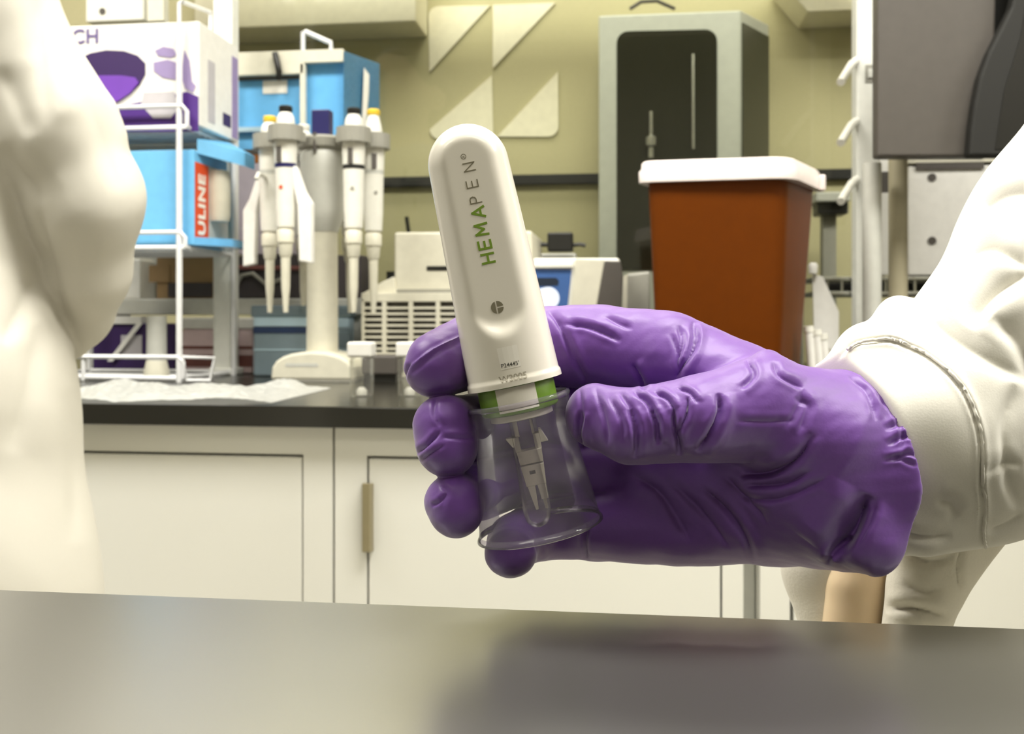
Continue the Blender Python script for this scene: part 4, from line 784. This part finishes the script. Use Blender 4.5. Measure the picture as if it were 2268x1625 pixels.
g = SDF((-255 - m(.14), h(1.76), -m(.16)), (-255 + m(.14), h(1.30), m(.2)), m(.011), D1)
hd = smin(g.cap((-255, h(1.50), m(.03)), (-255, h(1.36), m(.03)), m(.056), m(.062)), g.cap((-255, h(1.64), m(.03)), (-255, h(1.58), m(.06)), m(.086), m(.07)), m(.03))
for sgn in (-1, 1): hd = smin(hd, g.cap((-255 + sgn * m(.086), h(1.62), m(.04)), (-255 + sgn * m(.086), h(1.59), m(.04)), m(.018), m(.012)), m(.01))
hd = smin(hd, g.cap((-255, h(1.60), m(.125)), (-255, h(1.58), m(.135)), m(.012), m(.016)), m(.02))
V, Q = surf_net(hd, g.lo, g.vox); V = relax(V, Q, 2); solid('head', V, Q, D1, M['skin'], pl_)
hr = smax(g.cap((-255, h(1.65), m(.02)), (-255, h(1.58), 0), m(.092), m(.085)), -g.cap((-255, h(1.60), m(.14)), (-255, h(1.54), m(.14)), m(.08), m(.1)), m(.01))
V, Q = surf_net(hr, g.lo, g.vox); V = relax(V, Q, 2); solid('hair', V, Q, D1, M['hair'], pl_)
legs(-262, D1, pl_)
# ================================================================== the blood collection pen
S = D0 / F; ta = R(12.0)
av = (RT * math.sin(ta) - UP * math.cos(ta)).normalized(); bv = (RT * math.cos(ta) + UP * math.sin(ta)).normalized(); wv = FW
O = W(1019, 277, D0)
def PL3(a, b, w): return O + S * (av * a + bv * b + wv * w)
pen = thing('blood_sampling_pen', 'white hand-held blood collection pen with green collar held upright in the glove', 'medical device', tuple(PL3(580, 0, 0)))
A1 = 584
def prof(a):                                   # half width, half depth
    t = a / A1; Wd = 87 + 16 * t; Dd = 70 + 16 * t
    s_ = math.sqrt(max(0, 1 - (1 - min(a, 88) / 88) ** 2)) if a < 88 else 1
    if a > 566: Wd += 3 * min(1, (a - 566) / 5); Dd += 3 * min(1, (a - 566) / 5)
    return Wd * s_, Dd * s_
def ssmin(a, b, k): h_ = min(1, max(0, .5 + .5 * (b - a) / k)); return b * (1 - h_) + a * h_ - k * h_ * (1 - h_)
def front(a, b):                               # depth of the front skin at (a, b): rounded body with the flat scooped panel
    Wd, Dd = prof(a); q = max(0, 1 - abs(b / max(Wd, 1e-6)) ** 2.3); d = Dd * q ** .5
    Df = (70 + 16 * a / A1)
    sst = lambda x: 0 if x <= 0 else 1 if x >= 1 else x * x * (3 - 2 * x)
    lip = sst((math.hypot(max(0, a - 395), b * .9) - 45) / 52) * sst((a - 395) / 60) * 1.25
    pan = Df * .84 + lip * Df * .17
    return ssmin(d, pan, 5)
na, nb = 150, 96; vs = []; aa = [88 * (1 - math.cos(math.pi / 2 * i / 40)) for i in range(41)] + list(np.linspace(88, A1, 111)[1:])
aa[0] = .05
for a in aa:
    Wd, Dd = prof(a)
    for j in range(nb):
        th = 2 * math.pi * j / nb; cb, cw = math.cos(th), math.sin(th); e = 2 / 2.3
        b_ = Wd * math.copysign(abs(cb) ** e, cb); w_ = Dd * math.copysign(abs(cw) ** e, cw)
        if w_ < 0: w_ = -min(-w_, front(a, b_))
        vs.append(PL3(a, b_, w_))
fs = [tuple(range(nb))]
for i in range(len(aa) - 1):
    for j in range(nb): fs.append((i * nb + j, (i + 1) * nb + j, (i + 1) * nb + (j + 1) % nb, i * nb + (j + 1) % nb))
fs.append(tuple((len(aa) - 1) * nb + j for j in reversed(range(nb))))
I_ = WM[pen].inverted()
body = MB().add(vs, fs).build('shell', M['penw'], pen, smooth=True)
def on_front(co, fs, a0, b0, rot, m, name, lift=.7):
    """flat print laid on the front skin; rot: text direction in the (b, -a) plane"""
    c, s_ = math.cos(rot), math.sin(rot); b = MB(); vs = []
    for x, y, z in co:
        bb = b0 + c * x - s_ * y; a_ = a0 - (s_ * x + c * y); vs.append(PL3(a_, bb, -front(a_, bb) - lift))
    return b.add(vs, fs).build(name, m, pen)
def fine(co, fs, mx=6):                        # subdivide so that print follows the curve
    bm = bmesh.new(); v = [bm.verts.new(tuple(map(float, c))) for c in co]
    for f in fs:
        try: bm.faces.new([v[i] for i in f])
        except ValueError: pass
    bmesh.ops.triangulate(bm, faces=bm.faces[:])
    for _ in range(2):
        es = [e for e in bm.edges if e.calc_length() > mx]
        if es: bmesh.ops.subdivide_edges(bm, edges=es, cuts=1); bmesh.ops.triangulate(bm, faces=bm.faces[:])
    bm.verts.index_update(); r_ = [tuple(q.co) for q in bm.verts], [tuple(q.index for q in f.verts) for f in bm.faces]; bm.free(); return r_
def word(items, m, name, size, bold):
    V_ = []; F_ = []
    for ch, px, py, sz in items:
        dx, dy = px - 1019, py - 277; a0 = dx * math.sin(ta) + dy * math.cos(ta); b0 = dx * math.cos(ta) - dy * math.sin(ta)
        co, f_ = text_mesh(ch, sz, bold * sz / 40); co, f_ = fine(co, f_)
        n = len(V_); V_ += [PL3(a0 - x, b0 - y, -front(a0 - x, b0 - y) - .7) for x, y, z in co]; F_ += [tuple(n + i for i in q) for q in f_]
    return MB().add(V_, F_).build(name, m, pen)
GLY = {'H': [((0, 0), (0, 1)), ((.72, 0), (.72, 1)), ((0, .5), (.72, .5))], 'E': [((0, 0), (0, 1)), ((0, 0), (.62, 0)), ((0, .5), (.56, .5)), ((0, 1), (.62, 1))],
       'M': [((0, 0), (.06, 1)), ((.06, 1), (.45, .3)), ((.45, .3), (.84, 1)), ((.84, 1), (.9, 0))], 'A': [((0, 0), (.42, 1)), ((.42, 1), (.84, 0)), ((.15, .32), (.69, .32))], 'N': [((0, 0), (0, 1)), ((0, 1), (.72, 0)), ((.72, 0), (.72, 1))],
       'P': [((0, 0), (0, 1)), ((0, 1), (.35, 1)), ((.35, 1), (.52, .93)), ((.52, .93), (.59, .74)), ((.59, .74), (.52, .54)), ((.52, .54), (.35, .46)), ((.35, .46), (0, .46))]}
def strokes(items, hgt, th, m, name):
    b = MB()
    for ch, px, py in items:
        dx, dy = px - 1019, py - 277; a0 = dx * math.sin(ta) + dy * math.cos(ta); b0 = dx * math.cos(ta) - dy * math.sin(ta)
        wd = max(max(p[0], q[0]) for p, q in GLY[ch])
        for n_, (p, q) in enumerate(GLY[ch]):
            p = Vector(((p[0] - wd / 2) * hgt, (p[1] - .5) * hgt)); q = Vector(((q[0] - wd / 2) * hgt, (q[1] - .5) * hgt)); u = (q - p).normalized(); v = Vector((-u.y, u.x)) * th / 2
            if ch in 'HEPN' or 1: p = p - u * th * .4; q = q + u * th * .4
            c = [p + v, p - v, q - v, q + v]; lf = .6 + .05 * n_
            f = [PL3(a0 - x, b0 - y, -front(a0 - x, b0 - y) - lf) for x, y in c] + [PL3(a0 - x, b0 - y, -front(a0 - x, b0 - y) + .6) for x, y in c]
            b.add(f, [(0, 1, 2, 3), (7, 6, 5, 4), (0, 4, 5, 1), (1, 5, 6, 2), (2, 6, 7, 3), (3, 7, 4, 0)])
    return b.build(name, m, pen)
strokes([('H', 1082.5, 576), ('E', 1075.5, 547), ('M', 1068.5, 514), ('A', 1061.5, 477)], 26, 5, M['ink'], 'green_lettering')
strokes([('P', 1056, 450), ('E', 1048.5, 416), ('N', 1042, 379)], 24, 2.3, M['inkg'], 'grey_lettering')
strokes  # registered mark
word([('R', 1030, 357.5, 8)], M['inkg'], 'registered_letter', 8, .2)
def ringm(r0, r1, n=24): return [(r * math.cos(2 * math.pi * i / n), r * math.sin(2 * math.pi * i / n), 0) for r in (r0, r1) for i in range(n)], [(i, (i + 1) % n, n + (i + 1) % n, n + i) for i in range(n)]
def atpx(px, py): dx, dy = px - 1019, py - 277; return dx * math.sin(ta) + dy * math.cos(ta), dx * math.cos(ta) - dy * math.sin(ta)
a0, b0 = atpx(1029.5, 357); on_front(*ringm(4.6, 6), a0, b0, 0, M['inkg'], 'registered_ring')
# round emblem: disc split by a vertical and a half horizontal bar
def sector(pts): return [(x, y, 0) for x, y in pts], [tuple(range(len(pts)))]
def discpart(x0, x1, y0, y1, r=13.5):
    pts = [(r * math.cos(2 * math.pi * i / 96), r * math.sin(2 * math.pi * i / 96)) for i in range(96)]
    return sector([(min(max(x, x0), x1), min(max(y, y0), y1)) for x, y in pts])
a0, b0 = atpx(1102.5, 681)
for lim in ((-14, -3.2, -14, 14), (-.2, 14, 1.4, 14), (-.2, 14, -14, -1.6)): on_front(*fine(*discpart(*lim)), a0, b0, R(0), M['inkd'] if 0 else M['inkg'], 'emblem_segment')
# blank code label with its number, grey moulded number
sq = ([(-22, -21, 0), (22, -21, 0), (22, 26, 0), (-22, 26, 0)], [(0, 1, 2, 3)])
a0, b0 = atpx(1128, 790); on_front(*fine(*sq), a0, b0, 0, M['plabel'], 'code_label', .35)
a0, b0 = atpx(1130, 803); co, f_ = text_mesh("P24445'", 12.5, .1); on_front(*fine(co, f_), a0, b0, 0, M['inkd'], 'label_number', .8)
a0, b0 = atpx(1137, 831); co, f_ = text_mesh('W3005', 20, .5); on_front(*fine(co, f_), a0, b0, 0, M['inkl'], 'moulded_number', .6)
# collar, disc, cup: bodies of revolution about the pen axis
PT = Matrix(((bv.x, wv.x, -av.x, O.x), (bv.y, wv.y, -av.y, O.y), (bv.z, wv.z, -av.z, O.z), (0, 0, 0, 1))) @ Matrix.Scale(S, 4)
SH = Matrix(((1, 0, 12 / 265, 12 * 640 / 265), (0, 1, 0, 0), (0, 0, 1, 0), (0, 0, 0, 1)))
def rev(prof_, name, m, n=48, par=None, caps=True, sy=1.0):
    b = MB().lathe([(r_, -a_) for r_, a_ in reversed(prof_)], (0, 0, 0), n, PT if caps else PT @ SH, 1, sy)
    if not caps: b.f = b.f[:-2]
    return b.build(name, m, par or pen, smooth=True)
col = rev([(82, 580), (86, 586), (86, 640), (82, 645)], 'collar', M['green'], sy=.92)
vs = []; n = 14
for i in range(n + 1):
    th = R(-90 - 31 + 60 * i / n)
    for a_ in (586, 638): vs.append(PT @ Vector((86.8 * math.cos(th), 86.8 * .92 * math.sin(th), -a_)))
MB().add(vs, [(2 * i, 2 * i + 2, 2 * i + 3, 2 * i + 1) for i in range(n)]).build('collar_label', M['label'], col)
rev([(66, 645), (70, 647), (70, 660), (64, 662)], 'disc', M['nozzle'], sy=.92)
cup = rev([(112, 622), (114, 626), (112, 632), (108, 660), (107, 664), (105, 668), (109, 700), (121, 790), (134, 885), (137, 905), (140, 911)], 'clear_cup', M['cup'], 64, caps=False)
rev([(135, 898), (139, 903), (142, 908), (142, 912), (138, 914), (135, 910)], 'base_rim', M['cuprim'], 64, cup, False)
rev([(108, 618), (114, 620), (116, 625), (114, 630), (109, 628)], 'top_rim', M['cuprim'], 64, cup, False)
rev([(30, 664), (31, 760), (31, 872), (27, 890), (18, 901), (6, 906), (.5, 906)], 'sample_tube', M['cup'], 28, cup, False)
noz = MB()
def nb_(a0, a1, b0, b1, w0, w1, t=None):
    t = t or (b0, b1); q = [(a0, b0, w0), (a0, b1, w0), (a0, b1, w1), (a0, b0, w1), (a1, t[0], w0 * .8), (a1, t[1], w0 * .8), (a1, t[1], w1 * .8), (a1, t[0], w1 * .8)]
    noz.add([PL3(*p) for p in q], [(0, 1, 2, 3), (7, 6, 5, 4), (0, 4, 5, 1), (1, 5, 6, 2), (2, 6, 7, 3), (3, 7, 4, 0)]); return noz
nb_(733, 763, -28, 28, -22, 22, (-26, 26)); nb_(700, 734, -30, -17, -20, 20); nb_(700, 734, 15, 29, -20, 20); nb_(700, 722, -46, -30, -14, 14, (-34, -30)); nb_(692, 722, 29, 34, -16, 16, (29, 46)); nb_(664, 702, -24, -14, -9, 9); nb_(664, 700, 14, 20, -9, 9)
noz.build('lancet_holder', M['nozzle'], pen, bevel=.0002); noz = MB()
nb_(766, 812, -26, 26, -20, 20, (-22, 22)); nb_(812, 866, -20, -3, -16, 16, (-12, -6)); nb_(812, 846, 2, 21, -16, 16, (5, 20)); nb_(846, 868, 8, 16, -10, 10, (9, 15))
noz.build('sampling_tip', M['nozzle'], pen, bevel=.0002)
noz = MB(); nb_(778, 792, -9, 4, -20.6, -15); noz.build('tip_window', M['dark'], pen)
